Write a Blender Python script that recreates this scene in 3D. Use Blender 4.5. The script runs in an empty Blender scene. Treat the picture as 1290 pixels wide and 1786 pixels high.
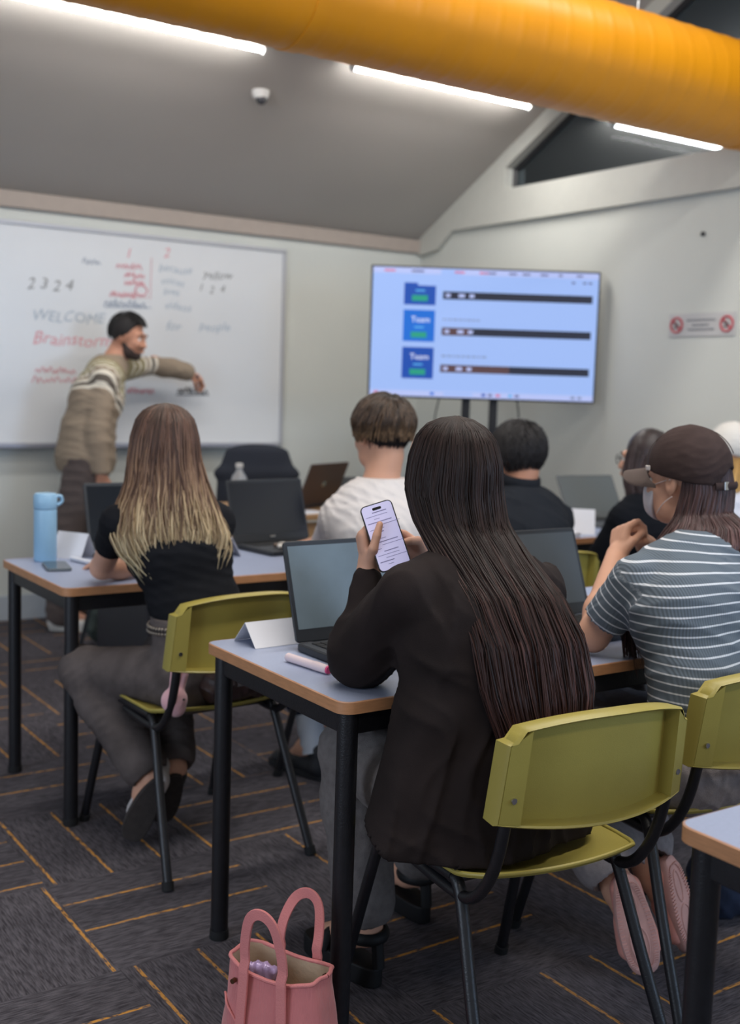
import bpy, bmesh, math, random
import numpy as np
from mathutils import Vector, Matrix
random.seed(7); RNG = np.random.default_rng(11)
D = bpy.data
SC = bpy.context.scene
COL = SC.collection
PI = math.pi
def R(d): return math.radians(d)

# ---------------------------------------------------------------- camera
FPX, PITCH, ROLL, YAW, CAMZ = 2000.0, .1083, .0322, .600, 1.325
cam = D.cameras.new('camera'); camo = D.objects.new('camera', cam); COL.objects.link(camo); SC.camera = camo
Fv = Vector((math.sin(YAW)*math.cos(PITCH), math.cos(YAW)*math.cos(PITCH), -math.sin(PITCH)))
r0 = Vector((math.cos(YAW), -math.sin(YAW), 0)); d0 = Fv.cross(r0)
if d0.z > 0: d0 = -d0
cr, sr = math.cos(ROLL), math.sin(ROLL)
Xc = cr*r0 - sr*d0; Yc = -(sr*r0 + cr*d0); Zc = -Fv
camo.matrix_world = Matrix(((Xc.x, Yc.x, Zc.x, 0), (Xc.y, Yc.y, Zc.y, 0), (Xc.z, Yc.z, Zc.z, CAMZ), (0, 0, 0, 1)))
cam.sensor_fit = 'HORIZONTAL'; cam.sensor_width = 36; cam.lens = FPX/1290*36; cam.clip_start = .05; cam.clip_end = 60
cam.dof.use_dof = True; cam.dof.focus_distance = 2.15; cam.dof.aperture_fstop = 4.3

# ---------------------------------------------------------------- view, world, daylight, added fill lights
SC.view_settings.view_transform = 'Standard'; SC.view_settings.look = 'None'
SC.view_settings.exposure = 0.0; SC.view_settings.gamma = 1.0; SC.view_settings.use_curve_mapping = False
w = D.worlds.new('world'); SC.world = w; w.use_nodes = True
bg = w.node_tree.nodes['Background']; bg.inputs[0].default_value = (.72, .84, 1.0, 1); bg.inputs[1].default_value = .66
def area(name, loc, target, sx, sy, power, color):
    l = D.lights.new(name, 'AREA'); l.shape = 'RECTANGLE'; l.size = sx; l.size_y = sy; l.energy = power; l.color = color
    o = D.objects.new(name, l); COL.objects.link(o); o.location = loc
    o.rotation_euler = (Vector(target)-Vector(loc)).to_track_quat('-Z', 'Y').to_euler(); return o
area('daylight_and_fill', (4.3, -2.3, 1.9), (2.0, 2.4, .9), 2.6, 1.5, 130, (.50, .70, 1.0))
area('daylight_and_fill', (-2.6, 1.6, 1.3), (2.2, 6.1, .6), 1.6, 1.6, 48, (.70, .82, 1.0))  # added cool fill for the low front wall, no window known there
area('overhead_fill_light', (2.0, 1.2, 3.6), (2.0, 1.2, 0), 3.4, .25, 66, (1.0, .96, .90))  # unseen lamp added for more downward light, no fitting modelled
area('overhead_fill_light', (2.4, 2.75, 3.7), (2.4, 2.75, 0), 3.4, .25, 50, (1.0, .97, .92))  # added from above to brighten tabletops and carpet
area('overhead_fill_light', (1.0, -1.2, 3.2), (1.4, 3.2, .8), 3.4, .3, 26, (1.0, .92, .82))  # unseen fill added behind the camera, aimed forward
area('front_lamp_light', (2.0, 4.85, 2.80), (2.0, 4.9, 0), 1.3, .06, 10, (1.0, .98, .95))
area('front_lamp_light', (3.75, 4.85, 2.80), (3.75, 4.9, 0), 1.1, .06, 10, (1.0, .98, .95))
area('next_room_fill_light', (6.6, 4.2, 2.9), (6.6, 5.0, 3.6), 2.0, .6, 30, (.95, .97, 1.0))  # added to lift the next room, besides its strip light

# ---------------------------------------------------------------- materials
def lin(c): c /= 255; return c/12.92 if c <= .04045 else ((c+.055)/1.055)**2.4
def rgb(r, g, b): return (lin(r), lin(g), lin(b), 1)
MATS = {}
def mat(name, c, rough=.6, metal=0, var=.0, vscale=20, bump=0, bscale=200, spec=.5, emit=None, estr=0, coat=0, sheen=0, stretch=None, trans=0):
    if name in MATS: return MATS[name]
    m = D.materials.new(name); m.use_nodes = True; nt = m.node_tree; b = nt.nodes['Principled BSDF']
    b.inputs['Base Color'].default_value = c; b.inputs['Roughness'].default_value = rough; b.inputs['Metallic'].default_value = metal
    b.inputs['Specular IOR Level'].default_value = spec; b.inputs['Coat Weight'].default_value = coat; b.inputs['Sheen Weight'].default_value = sheen
    b.inputs['Transmission Weight'].default_value = trans
    if emit: b.inputs['Emission Color'].default_value = emit; b.inputs['Emission Strength'].default_value = estr
    tc = nt.nodes.new('ShaderNodeTexCoord')
    src = tc.outputs['Object']
    if stretch:
        mp = nt.nodes.new('ShaderNodeMapping'); mp.inputs['Scale'].default_value = stretch
        nt.links.new(src, mp.inputs[0]); src = mp.outputs[0]
    if var:
        n = nt.nodes.new('ShaderNodeTexNoise'); n.inputs['Scale'].default_value = vscale; n.inputs['Detail'].default_value = 5
        nt.links.new(src, n.inputs['Vector'])
        mr = nt.nodes.new('ShaderNodeMapRange'); mr.inputs[1].default_value = .3; mr.inputs[2].default_value = .7
        mr.inputs[3].default_value = 1-var; mr.inputs[4].default_value = 1+var; nt.links.new(n.outputs[0], mr.inputs[0])
        mx = nt.nodes.new('ShaderNodeVectorMath'); mx.operation = 'SCALE'; mx.inputs[0].default_value = c[:3]
        nt.links.new(mr.outputs[0], mx.inputs['Scale']); nt.links.new(mx.outputs[0], b.inputs['Base Color'])
    if bump:
        n2 = nt.nodes.new('ShaderNodeTexNoise'); n2.inputs['Scale'].default_value = bscale; n2.inputs['Detail'].default_value = 3
        nt.links.new(src, n2.inputs['Vector'])
        bp = nt.nodes.new('ShaderNodeBump'); bp.inputs['Strength'].default_value = bump; bp.inputs['Distance'].default_value = .004
        nt.links.new(n2.outputs[0], bp.inputs['Height']); nt.links.new(bp.outputs[0], b.inputs['Normal'])
    MATS[name] = m; return m
def N(nt, t, **kw):
    n = nt.nodes.new(t)
    for k, v in kw.items(): setattr(n, k, v)
    return n
def mth(nt, op, a, b=None, c=None):
    n = nt.nodes.new('ShaderNodeMath'); n.operation = op
    for i, v in enumerate((a, b, c)):
        if v is None: continue
        if isinstance(v, (int, float)): n.inputs[i].default_value = v
        else: nt.links.new(v, n.inputs[i])
    return n.outputs[0]
def mix(nt, f, a, b):
    n = nt.nodes.new('ShaderNodeMix'); n.data_type = 'RGBA'
    nt.links.new(f, n.inputs[0]) if not isinstance(f, float) else setattr(n.inputs[0], 'default_value', f)
    for i, v in ((6, a), (7, b)):
        if isinstance(v, tuple): n.inputs[i].default_value = v
        else: nt.links.new(v, n.inputs[i])
    return n.outputs[2]
def carpet_mat():
    m = D.materials.new('carpet_tiles'); m.use_nodes = True; nt = m.node_tree; b = nt.nodes['Principled BSDF']
    tc = N(nt, 'ShaderNodeTexCoord'); sp = N(nt, 'ShaderNodeSeparateXYZ'); nt.links.new(tc.outputs['Object'], sp.inputs[0])
    X = mth(nt, 'DIVIDE', mth(nt, 'ADD', sp.outputs[0], 19.05), .5); Y = mth(nt, 'DIVIDE', mth(nt, 'ADD', sp.outputs[1], 19.17), .5)
    i = mth(nt, 'FLOOR', X); j = mth(nt, 'FLOOR', Y); fx = mth(nt, 'FRACT', X); fy = mth(nt, 'FRACT', Y)
    par = mth(nt, 'MODULO', mth(nt, 'ADD', i, j), 2)   # 0/1
    def sel(a, c): return mth(nt, 'ADD', mth(nt, 'MULTIPLY', a, par), mth(nt, 'MULTIPLY', c, mth(nt, 'SUBTRACT', 1, par)))
    # tile (x .95, y 2.83): i=40 , j=44 -> even -> lines run along y
    u = sel(fx, fy); v = sel(fy, fx)                    # u along the tile's ribs, v across
    cv = N(nt, 'ShaderNodeCombineXYZ'); nt.links.new(i, cv.inputs[0]); nt.links.new(j, cv.inputs[1])
    wn = N(nt, 'ShaderNodeTexWhiteNoise'); nt.links.new(cv.outputs[0], wn.inputs[0])
    hs = N(nt, 'ShaderNodeSeparateColor'); nt.links.new(wn.outputs[1], hs.inputs[0])
    # three candidate lines .3 apart
    vv = mth(nt, 'ADD', v, mth(nt, 'MULTIPLY', hs.outputs[0], .16))
    ph = mth(nt, 'DIVIDE', vv, .31); k = mth(nt, 'FLOOR', ph); fr = mth(nt, 'ABSOLUTE', mth(nt, 'SUBTRACT', mth(nt, 'FRACT', ph), .5))
    line = mth(nt, 'LESS_THAN', fr, .027)
    c2 = N(nt, 'ShaderNodeCombineXYZ'); nt.links.new(i, c2.inputs[0]); nt.links.new(j, c2.inputs[1]); nt.links.new(k, c2.inputs[2])
    w2 = N(nt, 'ShaderNodeTexWhiteNoise'); nt.links.new(c2.outputs[0], w2.inputs[0])
    amt = mth(nt, 'MULTIPLY', mth(nt, 'GREATER_THAN', w2.outputs[0], .22), mth(nt, 'ADD', .6, mth(nt, 'MULTIPLY', w2.outputs[0], .4)))
    # stitch breaks along line
    uvn = N(nt, 'ShaderNodeCombineXYZ'); nt.links.new(mth(nt, 'MULTIPLY', u, 22), uvn.inputs[0]); nt.links.new(mth(nt, 'MULTIPLY', vv, 90), uvn.inputs[1]); nt.links.new(mth(nt, 'MULTIPLY', i, 7.3), uvn.inputs[2])
    no = N(nt, 'ShaderNodeTexNoise'); no.inputs['Scale'].default_value = 1.2; nt.links.new(uvn.outputs[0], no.inputs[0])
    brk = N(nt, 'ShaderNodeMapRange'); brk.inputs[1].default_value = .36; brk.inputs[2].default_value = .52; nt.links.new(no.outputs[0], brk.inputs[0])
    fac = mth(nt, 'MULTIPLY', mth(nt, 'MULTIPLY', line, amt), brk.outputs[0])
    # ribs
    rn = N(nt, 'ShaderNodeCombineXYZ'); nt.links.new(mth(nt, 'MULTIPLY', u, 14), rn.inputs[0]); nt.links.new(mth(nt, 'MULTIPLY', v, 130), rn.inputs[1]); nt.links.new(mth(nt, 'ADD', i, mth(nt, 'MULTIPLY', j, 3.1)), rn.inputs[2])
    rib = N(nt, 'ShaderNodeTexNoise'); rib.inputs['Scale'].default_value = 1.0; rib.inputs['Detail'].default_value = 4; nt.links.new(rn.outputs[0], rib.inputs[0])
    rr = N(nt, 'ShaderNodeValToRGB'); e = rr.color_ramp.elements
    e[0].position = .32; e[0].color = rgb(54, 51, 56); e[1].position = .70; e[1].color = rgb(100, 96, 102); nt.links.new(rib.outputs[0], rr.inputs[0])
    fine = N(nt, 'ShaderNodeTexNoise'); fine.inputs['Scale'].default_value = 420; nt.links.new(tc.outputs['Object'], fine.inputs[0])
    fm = N(nt, 'ShaderNodeMapRange'); fm.inputs[3].default_value = .75; fm.inputs[4].default_value = 1.25; nt.links.new(fine.outputs[0], fm.inputs[0])
    sc_ = N(nt, 'ShaderNodeVectorMath', operation='SCALE'); nt.links.new(rr.outputs[0], sc_.inputs[0]); nt.links.new(fm.outputs[0], sc_.inputs['Scale'])
    col = mix(nt, fac, sc_.outputs[0], rgb(210, 150, 70))
    nt.links.new(col, b.inputs['Base Color']); b.inputs['Roughness'].default_value = .95; b.inputs['Specular IOR Level'].default_value = .15
    bp = N(nt, 'ShaderNodeBump'); bp.inputs['Strength'].default_value = .6; bp.inputs['Distance'].default_value = .004
    nt.links.new(rib.outputs[0], bp.inputs['Height']); nt.links.new(bp.outputs[0], b.inputs['Normal'])
    return m
def stripe_mat(name, base, line, period, width, vary=.12, attr='u'):
    m = D.materials.new(name); m.use_nodes = True; nt = m.node_tree; b = nt.nodes['Principled BSDF']
    a = N(nt, 'ShaderNodeAttribute', attribute_name=attr)
    f = mth(nt, 'FRACT', mth(nt, 'DIVIDE', a.outputs['Fac'], period)); s = mth(nt, 'LESS_THAN', f, width)
    col = mix(nt, s, base, line); nt.links.new(col, b.inputs['Base Color']); b.inputs['Roughness'].default_value = .85
    tc = N(nt, 'ShaderNodeTexCoord'); wv = N(nt, 'ShaderNodeTexWave'); wv.inputs['Scale'].default_value = 60; wv.bands_direction = 'X'
    nt.links.new(tc.outputs['Object'], wv.inputs[0])
    bp = N(nt, 'ShaderNodeBump'); bp.inputs['Strength'].default_value = .35; bp.inputs['Distance'].default_value = .002
    nt.links.new(wv.outputs[0], bp.inputs['Height']); nt.links.new(bp.outputs[0], b.inputs['Normal']); b.inputs['Specular IOR Level'].default_value = .2
    return m
def ramp_attr_mat(name, stops, rough=.9, attr='u', bump=.4):
    m = D.materials.new(name); m.use_nodes = True; nt = m.node_tree; b = nt.nodes['Principled BSDF']
    a = N(nt, 'ShaderNodeAttribute', attribute_name=attr); rp = N(nt, 'ShaderNodeValToRGB'); rp.color_ramp.interpolation = 'CONSTANT'
    e = rp.color_ramp.elements
    for k, (p, c) in enumerate(stops):
        el = e[k] if k < 2 else e.new(p)
        el.position = p; el.color = c
    nt.links.new(a.outputs['Fac'], rp.inputs[0]); nt.links.new(rp.outputs[0], b.inputs['Base Color']); b.inputs['Roughness'].default_value = rough
    b.inputs['Specular IOR Level'].default_value = .15
    tc = N(nt, 'ShaderNodeTexCoord'); n2 = N(nt, 'ShaderNodeTexNoise'); n2.inputs['Scale'].default_value = 160; nt.links.new(tc.outputs['Object'], n2.inputs[0])
    bp = N(nt, 'ShaderNodeBump'); bp.inputs['Strength'].default_value = bump; bp.inputs['Distance'].default_value = .004
    nt.links.new(n2.outputs[0], bp.inputs['Height']); nt.links.new(bp.outputs[0], b.inputs['Normal'])
    return m
def hair_mat(name, stops, rough=.42, var=.45, spec=.35):
    # 't' runs root to tip (dyed lengths), 'rnd' differs lock by lock
    m = D.materials.new(name); m.use_nodes = True; nt = m.node_tree; b = nt.nodes['Principled BSDF']
    a = N(nt, 'ShaderNodeAttribute', attribute_name='t'); rn = N(nt, 'ShaderNodeAttribute', attribute_name='rnd')
    rp = N(nt, 'ShaderNodeValToRGB'); e = rp.color_ramp.elements
    for k, (p, c) in enumerate(stops):
        el = e[k] if k < 2 else e.new(p)
        el.position = p; el.color = c
    sh = mth(nt, 'ADD', a.outputs['Fac'], mth(nt, 'MULTIPLY', mth(nt, 'SUBTRACT', rn.outputs['Fac'], .5), .30)) if len(stops) > 1 else a.outputs['Fac']
    nt.links.new(sh, rp.inputs[0])
    mr = N(nt, 'ShaderNodeMapRange'); mr.inputs[3].default_value = 1-var; mr.inputs[4].default_value = 1+var; nt.links.new(rn.outputs['Fac'], mr.inputs[0])
    s = N(nt, 'ShaderNodeVectorMath', operation='SCALE'); nt.links.new(rp.outputs[0], s.inputs[0]); nt.links.new(mr.outputs[0], s.inputs['Scale'])
    nt.links.new(s.outputs[0], b.inputs['Base Color']); b.inputs['Roughness'].default_value = rough; b.inputs['Specular IOR Level'].default_value = spec
    return m

M_wall = mat('painted_wall', rgb(202, 203, 196), .85, var=.02, vscale=2, bump=.05, bscale=80)
M_ceil = mat('ceiling_board', rgb(176, 170, 163), .9, var=.03, vscale=1.5)
M_trim = mat('painted_trim', rgb(190, 189, 181), .6, var=.02)
M_cornice = mat('cornice_paint', rgb(165, 152, 142), .8, var=.03)
M_base = mat('vinyl_skirting', rgb(176, 182, 188), .5, var=.03)
M_black = mat('black_steel', rgb(24, 24, 28), .38, .0, var=.2, vscale=60, bump=.15, bscale=300, spec=.5)
M_dark = mat('dark_frame', rgb(30, 31, 34), .5, var=.1)
M_rubber = mat('black_rubber', rgb(20, 20, 22), .8, var=.1)
M_lam = mat('blue_grey_laminate', rgb(152, 162, 188), .42, var=.035, vscale=150)
M_edge = mat('beech_edging', rgb(182, 130, 90), .5, var=.12, vscale=25, stretch=(1, 1, 8))
M_plas = mat('olive_yellow_plastic', rgb(160, 146, 72), .36, var=.05, vscale=8, bump=.1, bscale=500, spec=.5)
M_chrome = mat('chrome_metal', rgb(190, 190, 190), .25, 1)
M_lap = mat('laptop_shell', rgb(40, 43, 48), .45, var=.05, spec=.4)
M_key = mat('laptop_keys', rgb(24, 25, 28), .6)
M_keyg = mat('laptop_key_deck', rgb(56, 60, 66), .5, var=.05)
M_screen = mat('laptop_screen_glass', rgb(20, 24, 30), .12, var=.1, vscale=3, spec=.6)
M_screen2 = mat('matte_laptop_screen', rgb(104, 118, 126), .35, var=.12, vscale=9, spec=.5)
M_skin = mat('skin', rgb(208, 158, 132), .55, var=.05, vscale=12, spec=.35)
M_skin2 = mat('skin_tan', rgb(196, 142, 116), .55, var=.05, vscale=12, spec=.35)
M_white = mat('white_paper', rgb(222, 222, 228), .8, var=.01)

# ---------------------------------------------------------------- mesh tools
def link_mesh(name, V, Fc, m, parent=None, smooth=False, attrs=None, mats=None, midx=None):
    me = D.meshes.new(name)
    if isinstance(V, np.ndarray) and isinstance(Fc, np.ndarray):
        me.vertices.add(len(V)); me.vertices.foreach_set('co', V.astype(np.float32).ravel())
        n = Fc.shape[1]; me.loops.add(Fc.size); me.loops.foreach_set('vertex_index', Fc.astype(np.int32).ravel())
        me.polygons.add(len(Fc)); me.polygons.foreach_set('loop_start', np.arange(0, Fc.size, n, dtype=np.int32)); me.polygons.foreach_set('loop_total', np.full(len(Fc), n, np.int32))
        me.update(calc_edges=True); me.validate()
    else:
        me.from_pydata([tuple(v) for v in V], [], [tuple(f) for f in Fc]); me.update()
    for mm in (mats or [m]): me.materials.append(mm)
    if midx is not None: me.polygons.foreach_set('material_index', np.array(midx, np.int32))
    me.polygons.foreach_set('use_smooth', np.full(len(me.polygons), smooth))
    for k, a in (attrs or {}).items():
        at = me.attributes.new(k, 'FLOAT', 'POINT'); at.data.foreach_set('value', np.asarray(a, np.float32))
    o = D.objects.new(name, me); COL.objects.link(o)
    if parent: o.parent = parent
    return o
class MB:
    def __init__(s): s.v = []; s.f = []; s.mi = []; s.cur = 0
    def add(s, V, Fc):
        k = len(s.v); s.v += [tuple(v) for v in V]; s.f += [tuple(i+k for i in f) for f in Fc]; s.mi += [s.cur]*len(Fc); return s
    def box(s, c, d, M=None):
        x, y, z = d[0]/2, d[1]/2, d[2]/2
        V = [Vector((a*x, b*y, e*z)) for a in (-1, 1) for b in (-1, 1) for e in (-1, 1)]
        if M is not None: V = [M @ v for v in V]
        V = [v+Vector(c) for v in V]
        return s.add(V, [(0, 1, 3, 2), (4, 6, 7, 5), (0, 4, 5, 1), (2, 3, 7, 6), (0, 2, 6, 4), (1, 5, 7, 3)])
    def prism(s, pts, a, b, axis='z'):
        n = len(pts)
        def P(p, h): return {'z': (p[0], p[1], h), 'x': (h, p[0], p[1]), 'y': (p[0], h, p[1])}[axis]
        V = [P(p, a) for p in pts]+[P(p, b) for p in pts]
        return s.add(V, [tuple(range(n))[::-1], tuple(range(n, 2*n))]+[(i, (i+1) % n, n+(i+1) % n, n+i) for i in range(n)])
    def tube(s, path, r, n=12, cap=True, flat=None):
        P = [Vector(p) for p in path]; m = len(P)
        rs = r if isinstance(r, (list, tuple)) else [r]*m
        T = [(P[min(i+1, m-1)]-P[max(i-1, 0)]).normalized() for i in range(m)]
        up = Vector((0, 0, 1)) if abs(T[0].z) < .9 else Vector((1, 0, 0))
        if flat is not None: up = Vector(flat[0])
        V = []; u = (up-T[0]*up.dot(T[0])).normalized()
        for i in range(m):
            u = (u-T[i]*u.dot(T[i])).normalized(); w_ = T[i].cross(u)
            for j in range(n):
                a = 2*PI*j/n; fa = flat[1] if flat is not None else 1
                V.append(P[i]+u*math.cos(a)*rs[i]*fa+w_*math.sin(a)*rs[i])
        Fc = [(i*n+j, i*n+(j+1) % n, (i+1)*n+(j+1) % n, (i+1)*n+j) for i in range(m-1) for j in range(n)]
        if cap: Fc += [tuple(range(n))[::-1], tuple((m-1)*n+j for j in range(n))]
        return s.add(V, Fc)
    def lathe(s, prof, n=24, c=(0, 0, 0)):
        V = [(c[0]+r*math.cos(2*PI*j/n), c[1]+r*math.sin(2*PI*j/n), c[2]+z) for r, z in prof for j in range(n)]
        m = len(prof)
        Fc = [(i*n+j, i*n+(j+1) % n, (i+1)*n+(j+1) % n, (i+1)*n+j) for i in range(m-1) for j in range(n)]
        Fc += [tuple(range(n))[::-1], tuple((m-1)*n+j for j in range(n))]
        return s.add(V, Fc)
    def ball(s, c, r, n=12):
        rr = r if isinstance(r, (tuple, list)) else (r, r, r)
        V = []; m = n//2+1
        for i in range(m+1):
            th = PI*i/m
            for j in range(n): V.append((c[0]+rr[0]*math.sin(th)*math.cos(2*PI*j/n), c[1]+rr[1]*math.sin(th)*math.sin(2*PI*j/n), c[2]+rr[2]*math.cos(th)))
        return s.add(V, [(i*n+j, (i+1)*n+j, (i+1)*n+(j+1) % n, i*n+(j+1) % n) for i in range(m) for j in range(n)])
    def build(s, name, m, parent=None, smooth=False, bevel=0, seg=2, xf=None):
        V = [xf @ Vector(v) for v in s.v] if xf is not None else s.v
        ms = m if isinstance(m, list) else [m]
        o = link_mesh(name, V, s.f, None, parent, smooth, mats=ms, midx=s.mi if len(ms) > 1 else None)
        bm = bmesh.new(); bm.from_mesh(o.data); bmesh.ops.recalc_face_normals(bm, faces=bm.faces); bm.to_mesh(o.data); bm.free()
        if bevel:
            md = o.modifiers.new('bevel', 'BEVEL'); md.width = bevel; md.segments = seg; md.limit_method = 'ANGLE'; md.angle_limit = R(40)
            o.data.polygons.foreach_set('use_smooth', [True]*len(o.data.polygons))
            wn = o.modifiers.new('wn', 'WEIGHTED_NORMAL'); wn.keep_sharp = True
        elif smooth:
            try:
                o.data.set_sharp_from_angle(angle=R(45))
            except Exception: pass
        return o
def smooth_path(pts, n=6):
    P = [Vector(p) for p in pts]; out = []
    for i in range(len(P)-1):
        p0 = P[max(i-1, 0)]; p1 = P[i]; p2 = P[i+1]; p3 = P[min(i+2, len(P)-1)]
        for k in range(n):
            t = k/n
            out.append(.5*((2*p1)+(p2-p0)*t+(2*p0-5*p1+4*p2-p3)*t*t+(3*p1-p0-3*p2+p3)*t**3))
    out.append(P[-1]); return out
def thing(name, label, cat, loc=(0, 0, 0), rz=0, group=None):
    o = D.objects.new(name, None); COL.objects.link(o); o.empty_display_size = .1
    o.location = loc; o.rotation_euler = (0, 0, rz); o['label'] = label; o['category'] = cat
    if group: o['group'] = group
    return o
def tag(o, label, cat, group=None):
    o['label'] = label; o['category'] = cat
    if group: o['group'] = group
    return o
def struct(o): o['kind'] = 'structure'; return o
def dup(root, loc, rz, label, group=None):
    def cp(o, par):
        c = o.copy(); COL.objects.link(c)
        if par: c.parent = par
        for ch in o.children: cp(ch, c)
        return c
    r = cp(root, None); r.location = loc; r.rotation_euler = (0, 0, rz); r['label'] = label
    if group: r['group'] = group
    return r
def text_verts(s, size, shear=0):
    cu = D.curves.new('t', 'FONT'); cu.body = s; cu.size = size; cu.shear = shear; cu.resolution_u = 2
    o = D.objects.new('t', cu); COL.objects.link(o); dg = bpy.context.evaluated_depsgraph_get(); dg.update()
    me = D.meshes.new_from_object(o.evaluated_get(dg)); V = [v.co.copy() for v in me.vertices]; Fc = [tuple(p.vertices) for p in me.polygons]
    D.objects.remove(o); D.curves.remove(cu); D.meshes.remove(me); return V, Fc

# ---------------------------------------------------------------- implicit surfaces (bodies, clothes)
class Field:
    def __init__(s, lo, hi, h):
        s.lo = np.array(lo, float); s.h = h; s.n = np.ceil((np.array(hi)-s.lo)/h).astype(int)+1
        s.ax = [(s.lo[i]+h*np.arange(s.n[i])).astype(np.float32) for i in range(3)]
        s.f = np.full(s.n, .08, np.float32)
    def _reg(s, lo, hi, m=.05):
        a = np.maximum(((np.array(lo)-m-s.lo)/s.h).astype(int), 0); b = np.minimum(((np.array(hi)+m-s.lo)/s.h).astype(int)+1, s.n)
        if np.any(b <= a): return None, None
        sl = tuple(slice(a[i], b[i]) for i in range(3))
        return sl, (s.ax[0][sl[0]][:, None, None], s.ax[1][sl[1]][None, :, None], s.ax[2][sl[2]][None, None, :])
    def _min(s, sl, d, k):
        g = s.f[sl]
        if k <= 0: s.f[sl] = np.minimum(g, d)
        else:
            hh = np.clip(.5+.5*(g-d)/k, 0, 1); s.f[sl] = g*(1-hh)+d*hh-k*hh*(1-hh)
    def cone(s, a, b, ra, rb, k=.015, w=None, fa=1, fb=None, sub=False):
        """rounded cone; with w (wide axis) radii along w are ra*fa"""
        a = np.array(a, float); b = np.array(b, float); fb = fa if fb is None else fb
        mx = max(ra*max(fa, 1), rb*max(fb, 1)); sl, g = s._reg(np.minimum(a, b)-mx, np.maximum(a, b)+mx)
        if sl is None: return
        px, py, pz = g[0]-a[0], g[1]-a[1], g[2]-a[2]; ab = b-a; L = max(ab.dot(ab), 1e-9)
        t = np.clip((px*ab[0]+py*ab[1]+pz*ab[2])/L, 0, 1)
        qx, qy, qz = px-t*ab[0], py-t*ab[1], pz-t*ab[2]; r = ra+(rb-ra)*t; q2 = qx*qx+qy*qy+qz*qz
        if w is None: d = np.sqrt(q2)-r
        else:
            w = np.array(w, float); w /= np.linalg.norm(w); dw = qx*w[0]+qy*w[1]+qz*w[2]; f = fa+(fb-fa)*t
            n = np.sqrt(np.maximum(q2-dw*dw, 0)/(r*r)+dw*dw/(r*r*f*f)); d = (n-1)*r
        if sub: s.f[sl] = np.maximum(s.f[sl], -d)
        else: s._min(sl, d, k)
    def ell(s, c, rad, Rm=None, k=.01, sub=False):
        c = np.array(c, float); rad = np.array(rad, float); mx = rad.max(); sl, g = s._reg(c-mx, c+mx)
        if sl is None: return
        p = [g[0]-c[0], g[1]-c[1], g[2]-c[2]]
        if Rm is not None: p = [p[0]*Rm[0][i]+p[1]*Rm[1][i]+p[2]*Rm[2][i] for i in range(3)]
        n = np.sqrt((p[0]/rad[0])**2+(p[1]/rad[1])**2+(p[2]/rad[2])**2); d = (n-1)*rad.min()*1.15
        if sub: s.f[sl] = np.maximum(s.f[sl], -d)
        else: s._min(sl, d, k)
    def cut(s, p, n):
        """remove everything on the side n points to"""
        n = np.array(n, float); n /= np.linalg.norm(n)
        d = (s.ax[0][:, None, None]-p[0])*n[0]+(s.ax[1][None, :, None]-p[1])*n[1]+(s.ax[2][None, None, :]-p[2])*n[2]
        s.f = np.maximum(s.f, d.astype(np.float32))
    def wrinkle(s, amp, fr, dirv=(0, 0, 1), seed=0):
        """soft folds: warped ridges running across dirv, fading in and out"""
        rg = np.random.default_rng(seed); X, Y, Z = s.ax[0][:, None, None], s.ax[1][None, :, None], s.ax[2][None, None, :]
        t = 0; fr = fr*2.2
        for k in range(5):
            v = rg.normal(size=3)*.45+1.9*np.array(dirv)*rg.choice((-1, 1)); v = v/np.linalg.norm(v)*fr*rg.uniform(.5, 1.5); p = rg.uniform(0, 6, 4); u = rg.normal(size=3)*fr*.22; m = rg.normal(size=3)*fr*.16
            q = np.sin(X*v[0]+Y*v[1]+Z*v[2]+p[0]+1.8*np.sin(X*u[0]+Y*u[1]+Z*u[2]+p[1]))
            mk = np.clip(.35+.9*np.sin(X*m[0]+Y*m[1]+Z*m[2]+p[2]), 0, 1)
            t = t+((1-np.abs(q))**2*1.6-.45)*mk*rg.uniform(.5, 1.2)
        s.f = s.f-(amp*t/1.3).astype(np.float32)
    def nets(s):
        f = s.f; sg = f < 0
        c = [sg[i:f.shape[0]-1+i, j:f.shape[1]-1+j, k:f.shape[2]-1+k] for i in (0, 1) for j in (0, 1) for k in (0, 1)]
        an = c[0].copy(); al = c[0].copy()
        for x in c[1:]: an |= x; al &= x
        act = an & ~al; idx = np.argwhere(act); vid = np.full(act.shape, -1, np.int64); vid[tuple(idx.T)] = np.arange(len(idx))
        P = np.zeros((len(idx), 3)); W = np.zeros(len(idx))
        I, J, K = idx.T
        for ax in range(3):
            for a in (0, 1):
                for b in (0, 1):
                    o = [0, 0, 0]; oth = [q for q in range(3) if q != ax]; o[oth[0]] = a; o[oth[1]] = b; o2 = o.copy(); o2[ax] = 1
                    v0 = f[I+o[0], J+o[1], K+o[2]]; v1 = f[I+o2[0], J+o2[1], K+o2[2]]; m = (v0 < 0) != (v1 < 0)
                    t = np.where(m, v0/np.where(m, v0-v1, 1), 0); pt = np.tile(np.array(o, float), (len(idx), 1)); pt[:, ax] = t
                    P += pt*m[:, None]; W += m
        V = s.lo+(idx+P/W[:, None])*s.h
        quads = []
        for ax in range(3):
            o1, o2 = [q for q in range(3) if q != ax]
            sl0 = [slice(1, -1)]*3; sl1 = [slice(1, -1)]*3; sl0[ax] = slice(0, -1); sl1[ax] = slice(1, None)
            A = sg[tuple(sl0)]; B = sg[tuple(sl1)]; e = np.argwhere(A != B)
            inside = A[tuple(e.T)]; base = e.copy(); base[:, o1] += 1; base[:, o2] += 1
            def g(da, db): q = base.copy(); q[:, o1] -= da; q[:, o2] -= db; return vid[tuple(q.T)]
            Q = np.stack([g(0, 0), g(1, 0), g(1, 1), g(0, 1)], 1)
            flip = inside if ax != 1 else ~inside
            Q[flip] = Q[flip][:, ::-1]
            quads.append(Q)
        Q = np.concatenate(quads)
        return V, Q[:, ::-1][(Q >= 0).all(1)]
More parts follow.
